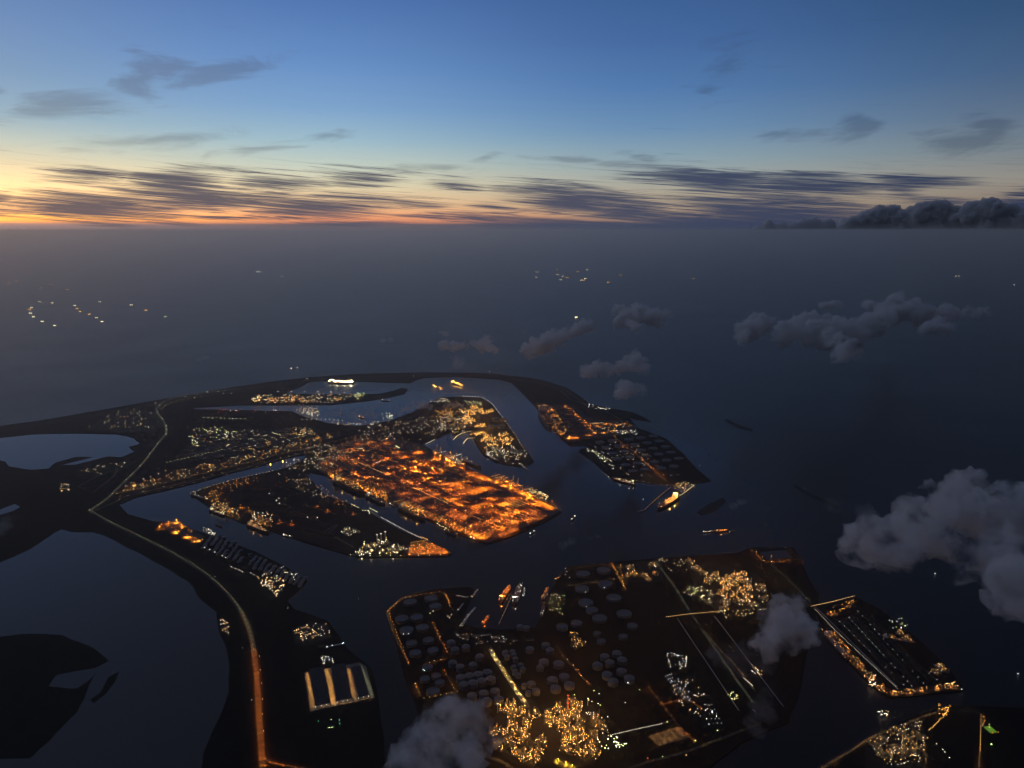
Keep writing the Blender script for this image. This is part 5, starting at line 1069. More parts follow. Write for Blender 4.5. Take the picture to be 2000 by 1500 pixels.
for q in ((1212, 1108), (1225, 1124), (1244, 1124), (1215, 1128), (1262, 1128)): flood(q, 1.6e5, AM, 'short amber mast by the crude tank road', 'crude road masts', 'gold', 20, 1.3)
GR = [(1282, 1096), (1298, 1120), (1320, 1150), (1348, 1195), (1392, 1260), (1432, 1318), (1470, 1372)]
hood_road(GR, 16, 40, 'road', 'hooded pale green lamp on the long plant boundary road', 'boundary road lamps', 1.3); hood_road([(1360, 1214), (1400, 1262), (1440, 1305), (1476, 1352)], 12, 44, 'dim', 'hooded pale lamp on the second boundary road', 'second boundary road lamps', .9)
lampfield([(1282, 1090), (1330, 1092), (1345, 1115), (1300, 1118)], 12, ['cream', 'white', 'warm'], 'yard_lamp', 'pale lamp at the north gate of the refinery', 'north gate lamps', (6, 10), (.8, 1.3))
RF = [([(1390, 1130), (1445, 1115), (1470, 1150), (1460, 1166), (1405, 1168)], 12, 46, ['gold', 'warm', 'warm', 'amber']), ([(1340, 1100), (1380, 1098), (1420, 1130), (1390, 1150), (1360, 1130)], 7, 18, ['warm', 'cream', 'gold']), ([(1400, 1172), (1470, 1170), (1485, 1190), (1410, 1192)], 6, 18, ['cream', 'gold', 'white']), ([(1450, 1130), (1490, 1140), (1500, 1175), (1475, 1178)], 5, 14, ['cream', 'warm', 'white'])]
for k, (pl, n, nl, ms) in enumerate(RF):
    for p in scatter(pl, n, 48): process_unit(p, 70, rnd(0, 3), nl, ms, 'golden lit process unit ' + ('in the core of the northern refinery', 'in the sparse corner behind the northern refinery', 'above the pipe bridge', 'on the cloud side of the northern refinery')[k], 'northern refinery units ' + 'abcd'[k], 36, 1.4, flood_=(3e4, (1, .45, .09)))
sheet('refinery_yard', [(1340, 1100), (1385, 1098), (1480, 1120), (1508, 1190), (1400, 1196), (1355, 1140)], m_yard, LZ + 1.4)
for q, pw in (((1438, 1134), 1.2e6), ((1425, 1140), 6e5), ((1388, 1160), 3e5), ((1370, 1152), 3e5), ((1372, 1170), 2.5e5), ((1385, 1176), 2.5e5), ((1355, 1158), 2e5)): flood(q, pw, (1, .78, .35), 'bright yellow mast at the northern refinery', 'northern refinery masts', 'cream', 26, 1.8)
lampfield([(1325, 1145), (1380, 1150), (1390, 1180), (1340, 1165)], 14, ['lime', 'cream', 'cream'], 'yard_lamp', 'pale yellow lamp left of the northern refinery', 'left refinery lamps', (6, 10), (1.1, 1.8))
lampline([(1302, 1207), (1350, 1201), (1396, 1197)], 13, 'warm', 'street_lamp', 'warm lamp in the tight row on the pipe bridge', 'pipe bridge lamps', 9, .95, curve=False); lampline([(1400, 1198), (1505, 1191)], 36, ['warm', 'cream'], 'street_lamp', 'warm lamp on the extension of the pipe bridge', 'pipe bridge extension lamps', 8, .9, curve=False, drop=.3)
lampfield([(1400, 1196), (1500, 1190), (1490, 1205), (1420, 1212)], 16, ['cream', 'gold'], 'yard_lamp', 'cream lamp below the pipe bridge', 'lower pipe bridge lamps', (6, 10), (.9, 1.4))
def string(px, st, mat, label, group, r=.92, h=7, **k): lampline(px, st, mat, 'belt_lamp', label, group, h, r, curve=False, **k)
def belt(px, label):
    pts = [gp(u, v, LZ) for u, v in px]; a, b = pts[0], pts[-1]; root = empty('conveyor', (a + b) / 2, math.atan2(b.y - a.y, b.x - a.x)); tag(root, label, 'conveyor'); L = (b - a).length
    m1 = MB(); m1.box((0, 0, 6), (L, 4, 2.4), m_steel); m1.build('belt_housing', root); m2 = MB()
    for i in range(int(L / 30) + 1): m2.box((-L / 2 + i * 30, 0, 0), (1.2, 3.2, 6), m_dsteel)
    m2.build('trestle', root)['kind'] = 'stuff'
for px_, lb in (([(1323, 1210), (1443, 1390)], 'long straight conveyor with a fine string of white lamps, from the pipe bridge'), ([(1396, 1206), (1530, 1382)], 'long straight conveyor passing under the low cloud'), ([(1590, 1185), (1752, 1343)], 'inner conveyor along the ore terminal heaps')): belt(px_, lb)
string([(1323, 1210), (1443, 1390)], 15, 'white', 'tiny white lamp on the conveyor from the pipe bridge', 'pipe bridge conveyor lamps'); string([(1396, 1206), (1530, 1382)], 22, 'white', 'tiny white lamp on the conveyor under the cloud', 'cloud conveyor lamps', drop=.15); string([(1453, 1327), (1470, 1342)], 9, 'white', 'tiny white lamp on the short bright conveyor', 'short conveyor lamps', .9)
lampfield([(1420, 1358), (1438, 1352), (1444, 1366), (1428, 1372)], 12, ['lime', 'cream', 'warm'], 'yard_lamp', 'yellowish lamp at the foot of the conveyor', 'conveyor foot lamps', (5, 10), (.9, 1.4)); lampfield([(1470, 1300), (1492, 1318), (1480, 1330), (1466, 1310)], 12, ['warm', 'amber', 'white'], 'yard_lamp', 'warm lamp at the transfer tower under the cloud', 'transfer tower lamps', (5, 14), (.9, 1.3))
lampfield([(1300, 1275), (1342, 1280), (1340, 1310), (1306, 1306)], 24, ['cream', 'white', 'cool'], 'yard_lamp', 'cream lamp in the cluster below the pipe bridge', 'cluster lamps', (5, 10), (.8, 1.3))
for k in range(8): string([(1300 + k * 5, 1322 + k * 6.2), (1312 + k * 5, 1318 + k * 6.2)], 14, 'cool', 'tiny white lamp between parked rail tank cars', 'rail siding lamps', .7, 5)
for k in range(5): string([(1376 + k * 4.5, 1378 + k * 9.0), (1396 + k * 4.5, 1378 + k * 9.0)], 19, 'cool', 'tiny white lamp on the lower sidings', 'lower siding lamps', .6, 5)
lampfield([(1290, 1330), (1350, 1325), (1410, 1400), (1380, 1420), (1320, 1370)], 40, ['white', 'cool', 'warm'], 'yard_lamp', 'white lamp around the rail sidings', 'siding yard lamps', (5, 10), (.8, 1.4))
hood_road([(1266, 1342), (1292, 1374), (1318, 1408), (1342, 1434), (1358, 1450)], 10, 50, 'sodium', 'hooded orange lamp on the diagonal road by the sidings', 'diagonal road lamps', .9); hood_road([(1292, 1376), (1335, 1366), (1352, 1372), (1372, 1386)], 8, 20, 'sodium', 'hooded orange lamp on the branch road by the sidings', 'branch road lamps', .8)
lamp('street_lamp', gp(1358, 1450, LZ), 'lime', 10, 1.7, 'bright lime lamp at the foot of the diagonal road', 'road foot lamp'); lamp('street_lamp', gp(1401, 1430, LZ), 'lime', 10, 1.6, 'lime lamp by the lower plant road', 'lower road lamp')
hood_road([(1180, 1520), (1260, 1490), (1340, 1468), (1420, 1438), (1480, 1415)], 16, 34, 'gold', 'hooded dim golden lamp on the lower plant road', 'lower plant road lamps', .5)
sheet('lit_lot', [(1266, 1438), (1325, 1419), (1348, 1440), (1286, 1458)], m_pave, LZ + 1.5)
for k in range(5): lampline([(1271 + k * 12, 1437 - k * 3.9), (1288 + k * 12.2, 1455 - k * 3.7)], 17, 'gold', 'yard_lamp', 'hooded golden lamp over the lit parking lot', 'lit lot lamps', 9, 1.0, True, curve=False)
string([(1188, 1439), (1240, 1427), (1296, 1415)], 12, 'white', 'small white lamp in the dotted line above the lit lot', 'dotted line lamps', .8, 7)
for q, m in (((1160, 1352), 'lime'), ((1170, 1358), 'cool'), ((1122, 1360), 'lime'), ((1249, 1350), 'lime'), ((1150, 1370), 'cream'), ((1156, 1373), 'cream'), ((1168, 1377), 'white'), ((1172, 1380), 'lime'), ((1221, 1375), 'cool'), ((1187, 1403), 'cool'), ((1303, 1413), 'lime'), ((1294, 1481), 'lime'), ((1340, 1478), 'warm'), ((1265, 1484), 'red')): lamp('yard_lamp', gp(q[0], q[1], LZ), m, 9, 1.4, 'single pale lamp on the dark ground right of the big refinery', 'single refinery lamps')
# the big golden refinery at the bottom
sheet('refinery_paving', [(942, 1440), (985, 1370), (1045, 1366), (1050, 1380), (1100, 1364), (1160, 1380), (1185, 1440), (1160, 1495), (1060, 1500), (1000, 1490)], m_yard, LZ + 1.4)
BG = [([(985, 1382), (1040, 1376), (1050, 1425), (1040, 1440), (985, 1440)], 9, 46), ([(1000, 1440), (1045, 1440), (1078, 1470), (1050, 1488), (1005, 1478)], 6, 46), ([(1058, 1380), (1100, 1366), (1135, 1372), (1140, 1410), (1070, 1415)], 9, 50), ([(1070, 1412), (1135, 1410), (1142, 1445), (1110, 1475), (1085, 1450)], 9, 52), ([(1120, 1470), (1158, 1458), (1165, 1485), (1140, 1498)], 3, 46), ([(945, 1430), (985, 1425), (1000, 1455), (960, 1460)], 4, 28), ([(1140, 1385), (1165, 1400), (1180, 1430), (1155, 1440)], 4, 16)]
for k, (pl, n, nl) in enumerate(BG):
    for p in scatter(pl, n, 38): process_unit(p, 64, rnd(0, 3), nl, ['gold', 'gold', 'warm', 'amber', 'warm'], 'dense golden process unit ' + ('at the end of the bright yellow road', 'above the curved front road', 'around the tall red lit chimney', 'in the heart of the big refinery', 'beside the yellow front yard', 'half hidden by the low cloud', 'facing the dotted lamp line')[k], 'big refinery units ' + 'abcdefg'[k], 46, 1.35, flood_=(3.6e4, (1, .42, .07)))
chimney((1109, 1395), 110, 5, 'tall red lit chimney behind the big refinery', 'red', 2); chimney((972, 1392), 55, 3.5, 'slim steel chimney at the left of the big refinery', 'cream', 1, m_steel); chimney((1148, 1378), 45, 3, 'short steel stack behind the big refinery', 'cream', 1, m_steel)
for q, pw in (((1020, 1400), 8e4), ((1030, 1450), 8e4), ((1095, 1400), 8e4), ((1110, 1440), 9e4), ((1140, 1480), 8e4)): flood(q, pw, (1, .52, .13), 'golden mast inside the big refinery', 'big refinery masts', 'gold', 34, 1.2)
lampfield([(1168, 1448), (1200, 1440), (1232, 1456), (1205, 1470), (1170, 1462)], 16, ['cream', 'lime', 'white'], 'yard_lamp', 'strong pale lamp right of the big refinery', 'strong pale lamps', (8, 12), (1.5, 2.3)); lampfield([(1140, 1385), (1175, 1400), (1190, 1436), (1165, 1444)], 18, ['white', 'warm'], 'yard_lamp', 'small lamp on the right flank of the big refinery', 'right flank lamps', (5, 12), (.8, 1.3))
for q in ((1090, 1488), (1105, 1494), (1118, 1500)): flood(q, 5e5, (1, .6, .05), 'yellow mast on the front yard of the big refinery', 'front yard masts', 'gold', 18, 1.3)
hood_road([(885, 1460), (920, 1458), (965, 1462), (1010, 1478), (1045, 1496), (1080, 1520)], 12, 22, 'gold', 'hooded yellow lamp on the curved road below the big refinery', 'curved front road lamps', .55); hood_road([(880, 1474), (925, 1474), (965, 1482), (1000, 1500), (1030, 1525)], 20, 26, 'gold', 'hooded golden lamp on the curved motorway under the cloud', 'motorway lamps', .8)
lampline([(828, 1366), (860, 1360), (895, 1352)], 30, ['gold', 'dim'][0:1], 'street_lamp', 'golden lamp on the road edge under the low cloud', 'cloud edge road lamps', 8, .9)
lamp('street_lamp', gp(881, 1456, LZ), 'cream', 9, 1.5, 'bright lamp shining through the low cloud', 'cloud lamp')
for p in scatter([(875, 1240), (960, 1238), (1010, 1250), (1020, 1262), (940, 1262), (880, 1250)], 34): lamp('yard_lamp', p, random.choice(('white', 'cool', 'warm')), 9, .8, 'small white lamp around the tanker berth offices', 'berth office lamps')
for i, p in enumerate(scatter([(890, 1238), (1040, 1240), (1050, 1256), (900, 1256)], 8, 60)): shed(p, rnd(30, 60), rnd(14, 22), rnd(6, 10), rnd(-.2, .2), 'low office building near the tanker berths', 'berth offices', None, 0, name='office_building', cat='building')
lampfield([(1068, 1160), (1105, 1165), (1100, 1205), (1075, 1205)], 22, ['white', 'cream', 'lime', 'warm'], 'quay_lamp', 'pale lamp at the berths below the crude tanks', 'crude berth lamps', (5, 10), (.8, 1.4))
for q in ((846, 1196), (875, 1206), (882, 1203), (878, 1209), (840, 1200)): lamp('yard_lamp', gp(q[0], q[1], LZ), 'cream', 9, 1.3, 'cream lamp at the pump station inside the perimeter road', 'pump station lamps')
# tanker berths
jetty([(975, 1218), (988, 1190), (1000, 1164)], 6, 'long thin jetty between the two tankers', None, 'warm', 45, lr=.8, curve=False); jetty([(893, 1165), (916, 1168)], 5, 'short jetty with a row of white lamps', None, 'white', 14, lr=.9, curve=False)
ship((977, 1177), (996, 1146), 'tanker', 'orange lit tanker at the long jetty', None, 'amber', 26, hm=m_hull_r, lr=1.35, glow=(1.1e5, OR, -.38, .1, .35)); ship((1005, 1181), (1016, 1143), 'tanker', 'white lit tanker across the jetty from the orange one', None, 'white', 30, hm=m_hull_k, lr=1.2, glow=(5e4, WH, -.38)); ship((1022, 1166), (1024, 1148), 'barge', 'slim white lit barge alongside the white tanker', None, 'white', 8, lr=1.0)
ship((1060, 1172), (1070, 1150), 'tanker', 'small orange lit tanker at the crude berth', None, 'amber', 16, hm=m_hull_r, lr=1.2, glow=(7e4, OR, -.3)); ship((942, 1221), (956, 1203), 'tanker', 'small red lit tanker near the shore of the tanker basin', None, 'orange', 16, hm=m_hull_r, lr=1.2, glow=(7e4, (1, .2, .03), -.2)); ship((1057, 1206), (1062, 1185), 'tug', 'grey tug at the crude berth', None, 'white', 6, lr=.9)
ship((920, 1169), (934, 1151), 'barge', 'barge with red and white deck lights by the lamp row', None, 'warm', 9, lr=.9); ship((894, 1194), (906, 1178), 'barge', 'dim barge below the lamp row', None, 'white', 3, lr=.8); ship((900, 1226), (916, 1200), 'barge', 'barge with pale deck lights in the inner berth', None, 'cream', 9, lr=.9); ship((912, 1205), (930, 1186), 'barge', 'dark barge beside the inner berth', None, 'white', 3, lr=.8); ship((1084, 1134), (1096, 1126), 'tug', 'amber lit tug off the crude tank corner', None, 'amber', 8, lr=1.1)
# fenced square basin in the north-east corner
road([(1468, 1074), (1540, 1070), (1562, 1092), (1496, 1100), (1468, 1074)], 12, LZ + 1.9, m_asph, 'road', False)
lampline([(1466, 1073), (1496, 1100), (1562, 1093)], 22, 'sodium', 'street_lamp', 'hooded orange lamp around the square settling pond', 'settling pond lamps', 9, .85, True, curve=False); lampline([(1562, 1093), (1542, 1072)], 22, 'sodium', 'street_lamp', 'hooded orange lamp on the far side of the settling pond', 'far settling pond lamps', 9, .9, True, curve=False)
sheet('settling_pond', [(1482, 1078), (1534, 1074), (1548, 1089), (1500, 1094)], m_lake, LZ + 1.6)
for q in ((1477, 1080), (1492, 1097), (1507, 1088), (1534, 1072), (1507, 1099), (1489, 1090)): lamp('street_lamp', gp(q[0], q[1], LZ), 'warm', 9, 1.2, 'bare warm lamp at a corner of the settling pond', 'pond corner lamps')
hood_road([(1506, 1102), (1530, 1124), (1556, 1148), (1586, 1180)], 10, 40, 'road', 'hooded pale lamp on the dark road to the ore terminal', 'ore road lamps', 1.2)
# ---- ore terminal
string([(1585, 1186), (1630, 1176), (1668, 1166)], 13, 'warm', 'warm lamp in the tight row on the short end of the ore terminal', 'ore terminal end lamps', .95, 8); string([(1592, 1192), (1630, 1232), (1752, 1346)], 13, 'white', 'tiny lamp on the inner conveyor of the ore terminal', 'ore conveyor lamps', .6, 6)
for k, (a, b, st) in enumerate((((1652, 1202), (1786, 1348), 42), ((1676, 1196), (1812, 1346), 55), ((1640, 1216), (1770, 1345), 55), ((1770, 1282), (1830, 1330), 60))): string([a, b], st, 'cool', ('tiny white lamp in the string between the ore heaps', 'tiny white lamp in the upper string over the ore heaps', 'tiny white lamp in the lower string over the ore heaps', 'tiny white lamp near the ship loaders of the ore terminal')[k], 'ore heap string %s' % 'abcd'[k], .8, 8, drop=.1)
for k, (a, b) in enumerate((((1645, 1208), (1765, 1338)), ((1664, 1200), (1795, 1342)), ((1690, 1200), (1830, 1338)))):
    A, B = gp(a[0], a[1], LZ), gp(b[0], b[1], LZ); L = (B - A).length; mb = MB(); n = 26; vs = []; fs = []
    for i in range(n + 1):
        x = -L / 2 + i * L / n; e = 1.0 if 0 < i < n else .15; w = 26 * (e + rnd(-.15, .15)); vs += [(x, -w, 0), (x, rnd(-2, 2), max(.5, (13 + rnd(-3, 3)) * e)), (x, w, 0)]
    for i in range(n): a3 = 3 * i; fs += [(a3, a3 + 3, a3 + 4, a3 + 1), (a3 + 1, a3 + 4, a3 + 5, a3 + 2)]
    mb.add(vs, fs, m_ore); o = mb.build('ore_heap', None, (A + B) / 2, math.atan2(B.y - A.y, B.x - A.x)); tag(o, 'long dark ore heap between strings of tiny lamps', 'heap', 'ore heaps')
sheet('ore_quay', [(1600, 1228), (1612, 1230), (1660, 1275), (1715, 1330), (1738, 1346), (1800, 1340), (1868, 1332), (1876, 1346), (1736, 1360), (1700, 1336), (1650, 1284)], m_yard, LZ + 1.3)
for q in ((1630, 1240), (1640, 1255), (1655, 1270), (1680, 1300), (1705, 1325), (1722, 1345), (1745, 1355), (1775, 1354), (1800, 1350), (1830, 1345), (1860, 1342), (1622, 1200), (1630, 1198), (1656, 1184)): flood(q, 2.6e5, (1, .36, .09), 'short amber mast along the ore quay', 'ore quay masts', 'amber', 20, 1.2)
lampfield([(1600, 1228), (1640, 1250), (1740, 1356), (1728, 1362), (1650, 1290)], 70, ['amber', 'warm', 'warm', 'orange'], 'quay_lamp', 'small amber lamp on the ore quay', 'ore quay lamps', (5, 16), (.7, 1.2)); lampfield([(1740, 1350), (1870, 1336), (1872, 1344), (1745, 1360)], 26, ['amber', 'warm'], 'quay_lamp', 'small amber lamp on the lower end of the ore terminal', 'ore end lamps', (5, 10), (.7, 1.1)); lampfield([(1616, 1190), (1670, 1172), (1664, 1186), (1632, 1204)], 14, ['amber', 'gold'], 'yard_lamp', 'amber lamp near the head of the ore terminal', 'ore head lamps', (5, 14), (.8, 1.4))
lampfield([(1690, 1328), (1712, 1324), (1712, 1342), (1700, 1350)], 14, ['warm', 'white'], 'quay_lamp', 'bright warm lamp under the ore unloader', 'ore unloader lamps', (5, 30), (.9, 1.5)); lampfield([(1840, 1337), (1866, 1335), (1864, 1340)], 10, ['warm'], 'quay_lamp', 'warm lamp in the row at the ore terminal corner', 'ore corner lamps', (5, 8), (.8, 1.2))
for k, (pl, ms) in enumerate((([(1732, 1242), (1770, 1236), (1782, 1252), (1738, 1254)], ['warm', 'amber', 'gold']), ([(1806, 1282), (1846, 1286), (1862, 1315), (1830, 1322)], ['warm', 'gold', 'white']))):
    for p in scatter(pl, 3, 30): process_unit(p, 50, rnd(0, 3), 20, ms, ('amber lit loading plant beside the ore heaps', 'warm lit loading plant at the outer ore berth')[k], 'ore loading plants %s' % ('upper', 'outer')[k], 22, 1.1, 'loading_plant', (1e4, AM))
lampfield([(1724, 1212), (1776, 1210), (1772, 1236), (1740, 1232)], 12, ['white', 'cool', 'lime'], 'yard_lamp', 'white lamp above the ore loading plant', 'upper ore plant lamps', (6, 20), (.9, 1.5))
ship((1722, 1246), (1788, 1258), 'bulk', 'bulk carrier at the upper ore berth', None, 'amber', 8, hm=m_hull_k, lr=.9); ship((1612, 1240), (1658, 1292), 'bulk', 'bulk carrier alongside the inner ore quay', None, 'amber', 16, hm=m_hull_k, lr=.9)
lamp('quay_lamp', gp(1878, 1349, LZ), 'cool', 9, 1.5, 'white lamp at the last corner of the ore terminal', 'ore last lamp')
# ---- chemical site, lower right
sheet('chemical_yard', [(1690, 1460), (1740, 1425), (1800, 1408), (1810, 1440), (1800, 1500), (1690, 1500)], m_yard, LZ + 1.4)
for p in scatter([(1700, 1462), (1745, 1430), (1800, 1430), (1798, 1480), (1720, 1492)], 13, 34): process_unit(p, 62, rnd(0, 3), 13, ['gold', 'warm', 'cream', 'amber'], 'sparse golden process unit of the chemical site', 'chemical site units', 26, 1.05, flood_=(9e3, GO))
lampfield([(1690, 1465), (1745, 1422), (1800, 1410), (1808, 1490), (1740, 1500)], 80, ['warm', 'white', 'gold'], 'yard_lamp', 'small warm lamp around the chemical site', 'chemical site lamps', (5, 12), (.6, 1.1))
hood_road([(1600, 1504), (1660, 1468), (1700, 1442), (1738, 1426), (1800, 1402), (1852, 1382)], 11, 24, 'dim', 'hooded amber lamp on the shore road of the chemical site', 'chemical shore road lamps', .8); hood_road([(1802, 1436), (1808, 1470), (1806, 1510)], 9, 24, 'dim', 'hooded amber lamp on the eastern road of the chemical site', 'chemical east road lamps', .8)
lampline([(1815, 1428), (1842, 1402), (1852, 1384)], 14, ['gold', 'warm'], 'street_lamp', 'warm lamp in the row climbing to the ore terminal', 'climbing row lamps', 8, .95, jit=3); lampfield([(1832, 1378), (1858, 1380), (1848, 1402), (1834, 1398)], 18, ['amber', 'gold'], 'yard_lamp', 'amber lamp at the top of the chemical site', 'chemical top lamps', (5, 10), (.8, 1.3))
lampfield([(1712, 1388), (1735, 1390), (1733, 1402), (1715, 1400)], 10, ['warm', 'white'], 'yard_lamp', 'white lamp in the lone cluster above the chemical site', 'lone cluster lamps', (5, 8), (.8, 1.3))
for q in ((1829, 1456), (1841, 1467), (1845, 1472), (1854, 1483)): lamp('street_lamp', gp(q[0], q[1], LZ), 'white', 9, 1.1, 'white lamp on the dark road right of the chemical site', 'dark road lamps')
string([(1916, 1398), (1914, 1470)], 22, 'warm', 'warm lamp in the straight line by the green lit house', 'straight line lamps', .8, 7); hood_road([(1914, 1462), (1911, 1520)], 7, 22, 'dim', 'hooded lamp on the straight track by the green lit house', 'straight track lamps', .8, curve=False); hood_road([(1855, 1386), (1915, 1392)], 6, 30, 'road', 'hooded lamp on the thin link road right of the chemical site', 'thin link road lamps', .7, curve=False)
p = gp(1934, 1426, LZ); root = empty('green_house', p, .15); tag(root, 'glasshouse glowing lime green by the straight line of lamps', 'greenhouse')
a = MB(); a.box((0, 0, 0), (34, 44, 5), emis('glowing_glass', (.30, .7, .05), .22)); a.build('glass_wall', root); a = MB(); a.box((0, 0, 5), (34.4, 44.4, 1.0), m_steel, top=.92)
for i in range(5): a.box((-13 + i * 6.5, 0, 6.0), (4.6, 40, .8), emis('glowing_roof_glass', (.36, .8, .05), .35), top=.8)
a.build('roof', root); a = MB(); [a.octa((x, y, 8), 1.6, E[m]) for x, y, m in ((-20, 26, 'cream'), (20, 30, 'lime'), (18, -28, 'orange'), (-14, -30, 'orange'), (4, 12, 'lime'))]; a.build('lamp', root)['kind'] = 'stuff'
for q, m in (((1921, 1402), 'orange'), ((1923, 1410), 'amber'), ((1920, 1416), 'orange'), ((1936, 1456), 'lime')): lamp('yard_lamp', gp(q[0], q[1], LZ), m, 7, 1.6 if m != 'lime' else 2.4, 'orange lamp at the gate of the green lit house' if m != 'lime' else 'lone green lamp below the green lit house', 'green house lamps' if m != 'lime' else 'lone green lamp')

# ---------------------------------------------------------------- clouds
def cloud_mat(name, dens, scale, lo=0.40, hi=0.62, col=(0.96, 0.95, 0.96), aniso=0.1):
    m = bpy.data.materials.new(name); m.use_nodes = True; t = m.node_tree; t.nodes.clear(); X.nt = t
    g = node(t, 'ShaderNodeNewGeometry'); f = noise_fac(t, g.outputs['Position'], scale, 3, 0.6)
    pv = node(t, 'ShaderNodeVolumePrincipled'); o = node(t, 'ShaderNodeOutputMaterial')
    pv.inputs['Color'].default_value = (*col, 1); pv.inputs['Anisotropy'].default_value = aniso
    t.links.new((f.smooth(lo, hi) * dens).v, pv.inputs['Density']); t.links.new(pv.outputs[0], o.inputs['Volume'])
    m.cycles.volume_step_rate = 0.7
    return m
def puff_mesh(name, puffs, z, amp, vox, base=None, squash=0.8, sd=0.0):
    bm = bmesh.new(); ctr = Vector()
    P = []
    for u, v, r in puffs:
        zz = z
        c_ = gp(u, v, zz) if z < H - 200 else None
        if c_ is None:
            d = ray(u, v); hz = math.hypot(d.x, d.y); c_ = cam.location + d * (z / hz); rad = r / F * z
        else: rad = r * (1.18 if z > 850 and v < 800 else 1.0) / F * (c_ - cam.location).length
        P.append((c_, rad))
    extra = []
    for i in range(1, len(P)):                     # bridge puffs that do not touch, so that a cloud is one body
        c1, r1 = P[i]; c2, r2 = min(P[:i], key=lambda q: (q[0] - c1).length - q[1]); d = (c2 - c1).length; rm = min(r1, r2) * .62
        if d > .62 * (r1 + r2):
            n = int(d / (rm * .8)) + 1
            for k in range(1, n): extra.append((c1.lerp(c2, k / n), rm))
    P += extra
    ctr = sum((c_ for c_, _ in P), Vector()) / len(P); rmax = max(r for _, r in P)
    for c_, rad in P:
        mt = Matrix.Translation(c_ - ctr) @ Matrix.Diagonal((1, 1, squash, 1))
        bmesh.ops.create_icosphere(bm, subdivisions=2, radius=rad, matrix=mt)
    me = bpy.data.meshes.new(name); bm.to_mesh(me); bm.free()
    tmp = bpy.data.objects.new('tmp', me); COL.objects.link(tmp); md = tmp.modifiers.new('r', 'REMESH'); md.mode = 'VOXEL'; md.voxel_size = rmax * max(vox, .2)
    dg = bpy.context.evaluated_depsgraph_get(); me2 = bpy.data.meshes.new_from_object(tmp.evaluated_get(dg)); me2.name = name
    bpy.data.objects.remove(tmp); bpy.data.meshes.remove(me)
    k = 1.0 / rmax
    for v in me2.vertices:
        p = v.co * k; n = v.normal
        w = .8 * mnoise.noise(p * 1.6 + Vector((sd, 0, 0))) + .7 * mnoise.noise(p * 3.7 + Vector((0, sd, 0))) + .45 * mnoise.noise(p * 7.0 + Vector((0, 0, sd)))
        v.co = v.co + n * (w * amp * rmax)
        if base is not None and v.co.z + ctr.z < base: v.co.z = base - ctr.z + (v.co.z + ctr.z - base) * .06
    me2.polygons.foreach_set('use_smooth', [True] * len(me2.polygons)); me2.update()
    return me2, ctr
def cloud(puffs, z, mat, label, group=None, amp=.35, vox=.16, base=None, sd=0.0, squash=.8, cat='cloud', name='cloud'):
    me, ctr = puff_mesh(name, puffs, z, amp, vox, base, squash, sd); me.materials.append(mat)
    o = new_obj(name, me); o.location = ctr; return tag(o, label, cat, group)
cm_near = cloud_mat('near_cloud', 0.02, 0.0075, .40, .66, (.997, .992, .996)); cm_far = cloud_mat('far_cloud', 0.02, 0.0055, .34, .60, (.997, .992, .996)); cm_thin = cloud_mat('thin_cloud', 0.003, 0.004, .36, .62)
cm_tower = cloud_mat('tower_cloud', 0.0022, 0.00045, .18, .5, (.95, .975, 1.0))
cm_steam = cloud_mat('steam', 0.006, 0.012, .34, .62)
cloud([(1700, 1062, 48), (1745, 1055, 52), (1800, 1015, 52), (1862, 975, 50), (1888, 958, 46), (1925, 1010, 52), (1985, 1000, 56), (1840, 1050, 44), (1960, 1085, 58), (2010, 1150, 60), (1674, 1075, 34), (1770, 1085, 36), (1965, 1180, 40), (1880, 1120, 26)], 900, cm_near, 'large grey cumulus cloud over the dark eastern water', None, .4, .2, sd=1.0)
cloud([(1632, 985, 18), (1655, 990, 16), (1690, 1000, 20), (1705, 1010, 16)], 900, cm_thin, 'thin grey wisp beside the large cumulus', None, .4, .2, sd=2.0)
cloud([(1540, 1185, 34), (1520, 1218, 40), (1553, 1232, 40), (1500, 1258, 34), (1575, 1250, 22)], 700, cm_near, 'grey cloud puff over the conveyor strings', None, .42, .2, sd=3.0)
cloud([(1478, 1292, 30), (1440, 1285, 30), (1402, 1278, 22), (1490, 1340, 22), (1486, 1385, 24), (1472, 1420, 18)], 700, cm_thin, 'ragged thin cloud trailing below the puff over the conveyors', None, .5, .2, sd=4.0)
cloud([(872, 1402, 52), (920, 1402, 40), (850, 1452, 62), (815, 1475, 46), (905, 1450, 52), (955, 1425, 28), (790, 1510, 48), (885, 1505, 60)], 700, cm_near, 'brownish grey cloud beside the big refinery', None, .32, .2, sd=5.0)
cloud([(1462, 645, 24), (1488, 632, 22), (1448, 660, 12)], 1000, cm_far, 'left small cumulus of the far eastern cloud line', None, .42, .2, sd=6.0)
cloud([(1535, 652, 22), (1572, 626, 19), (1560, 640, 20), (1600, 652, 28), (1650, 652, 32), (1655, 682, 22), (1700, 634, 25), (1748, 606, 25), (1752, 580, 11), (1744, 590, 12), (1795, 612, 22), (1848, 610, 17), (1895, 610, 13), (1930, 608, 9), (1640, 690, 14)], 1000, cm_far, 'long ragged cumulus line over the far eastern sea', None, .45, .2, sd=7.0)
cloud([(1612, 596, 11), (1632, 594, 12)], 1000, cm_far, 'flat cloud scrap above the long cumulus line', None, .3, .2, sd=8.0, squash=.5); cloud([(1812, 642, 13), (1838, 632, 14), (1850, 640, 10)], 1000, cm_far, 'small cloud under the right end of the cumulus line', None, .4, .2, sd=9.0); cloud([(1690, 594, 8), (1704, 598, 11)], 1000, cm_far, 'small cloud tuft above the long cumulus line', None, .4, .2, sd=9.5)
cloud([(1222, 625, 20), (1250, 614, 22), (1282, 620, 20), (1214, 608, 13), (1302, 612, 11), (1240, 640, 12)], 1000, cm_far, 'rounded grey cumulus above the northern sea', None, .4, .2, sd=10.0)
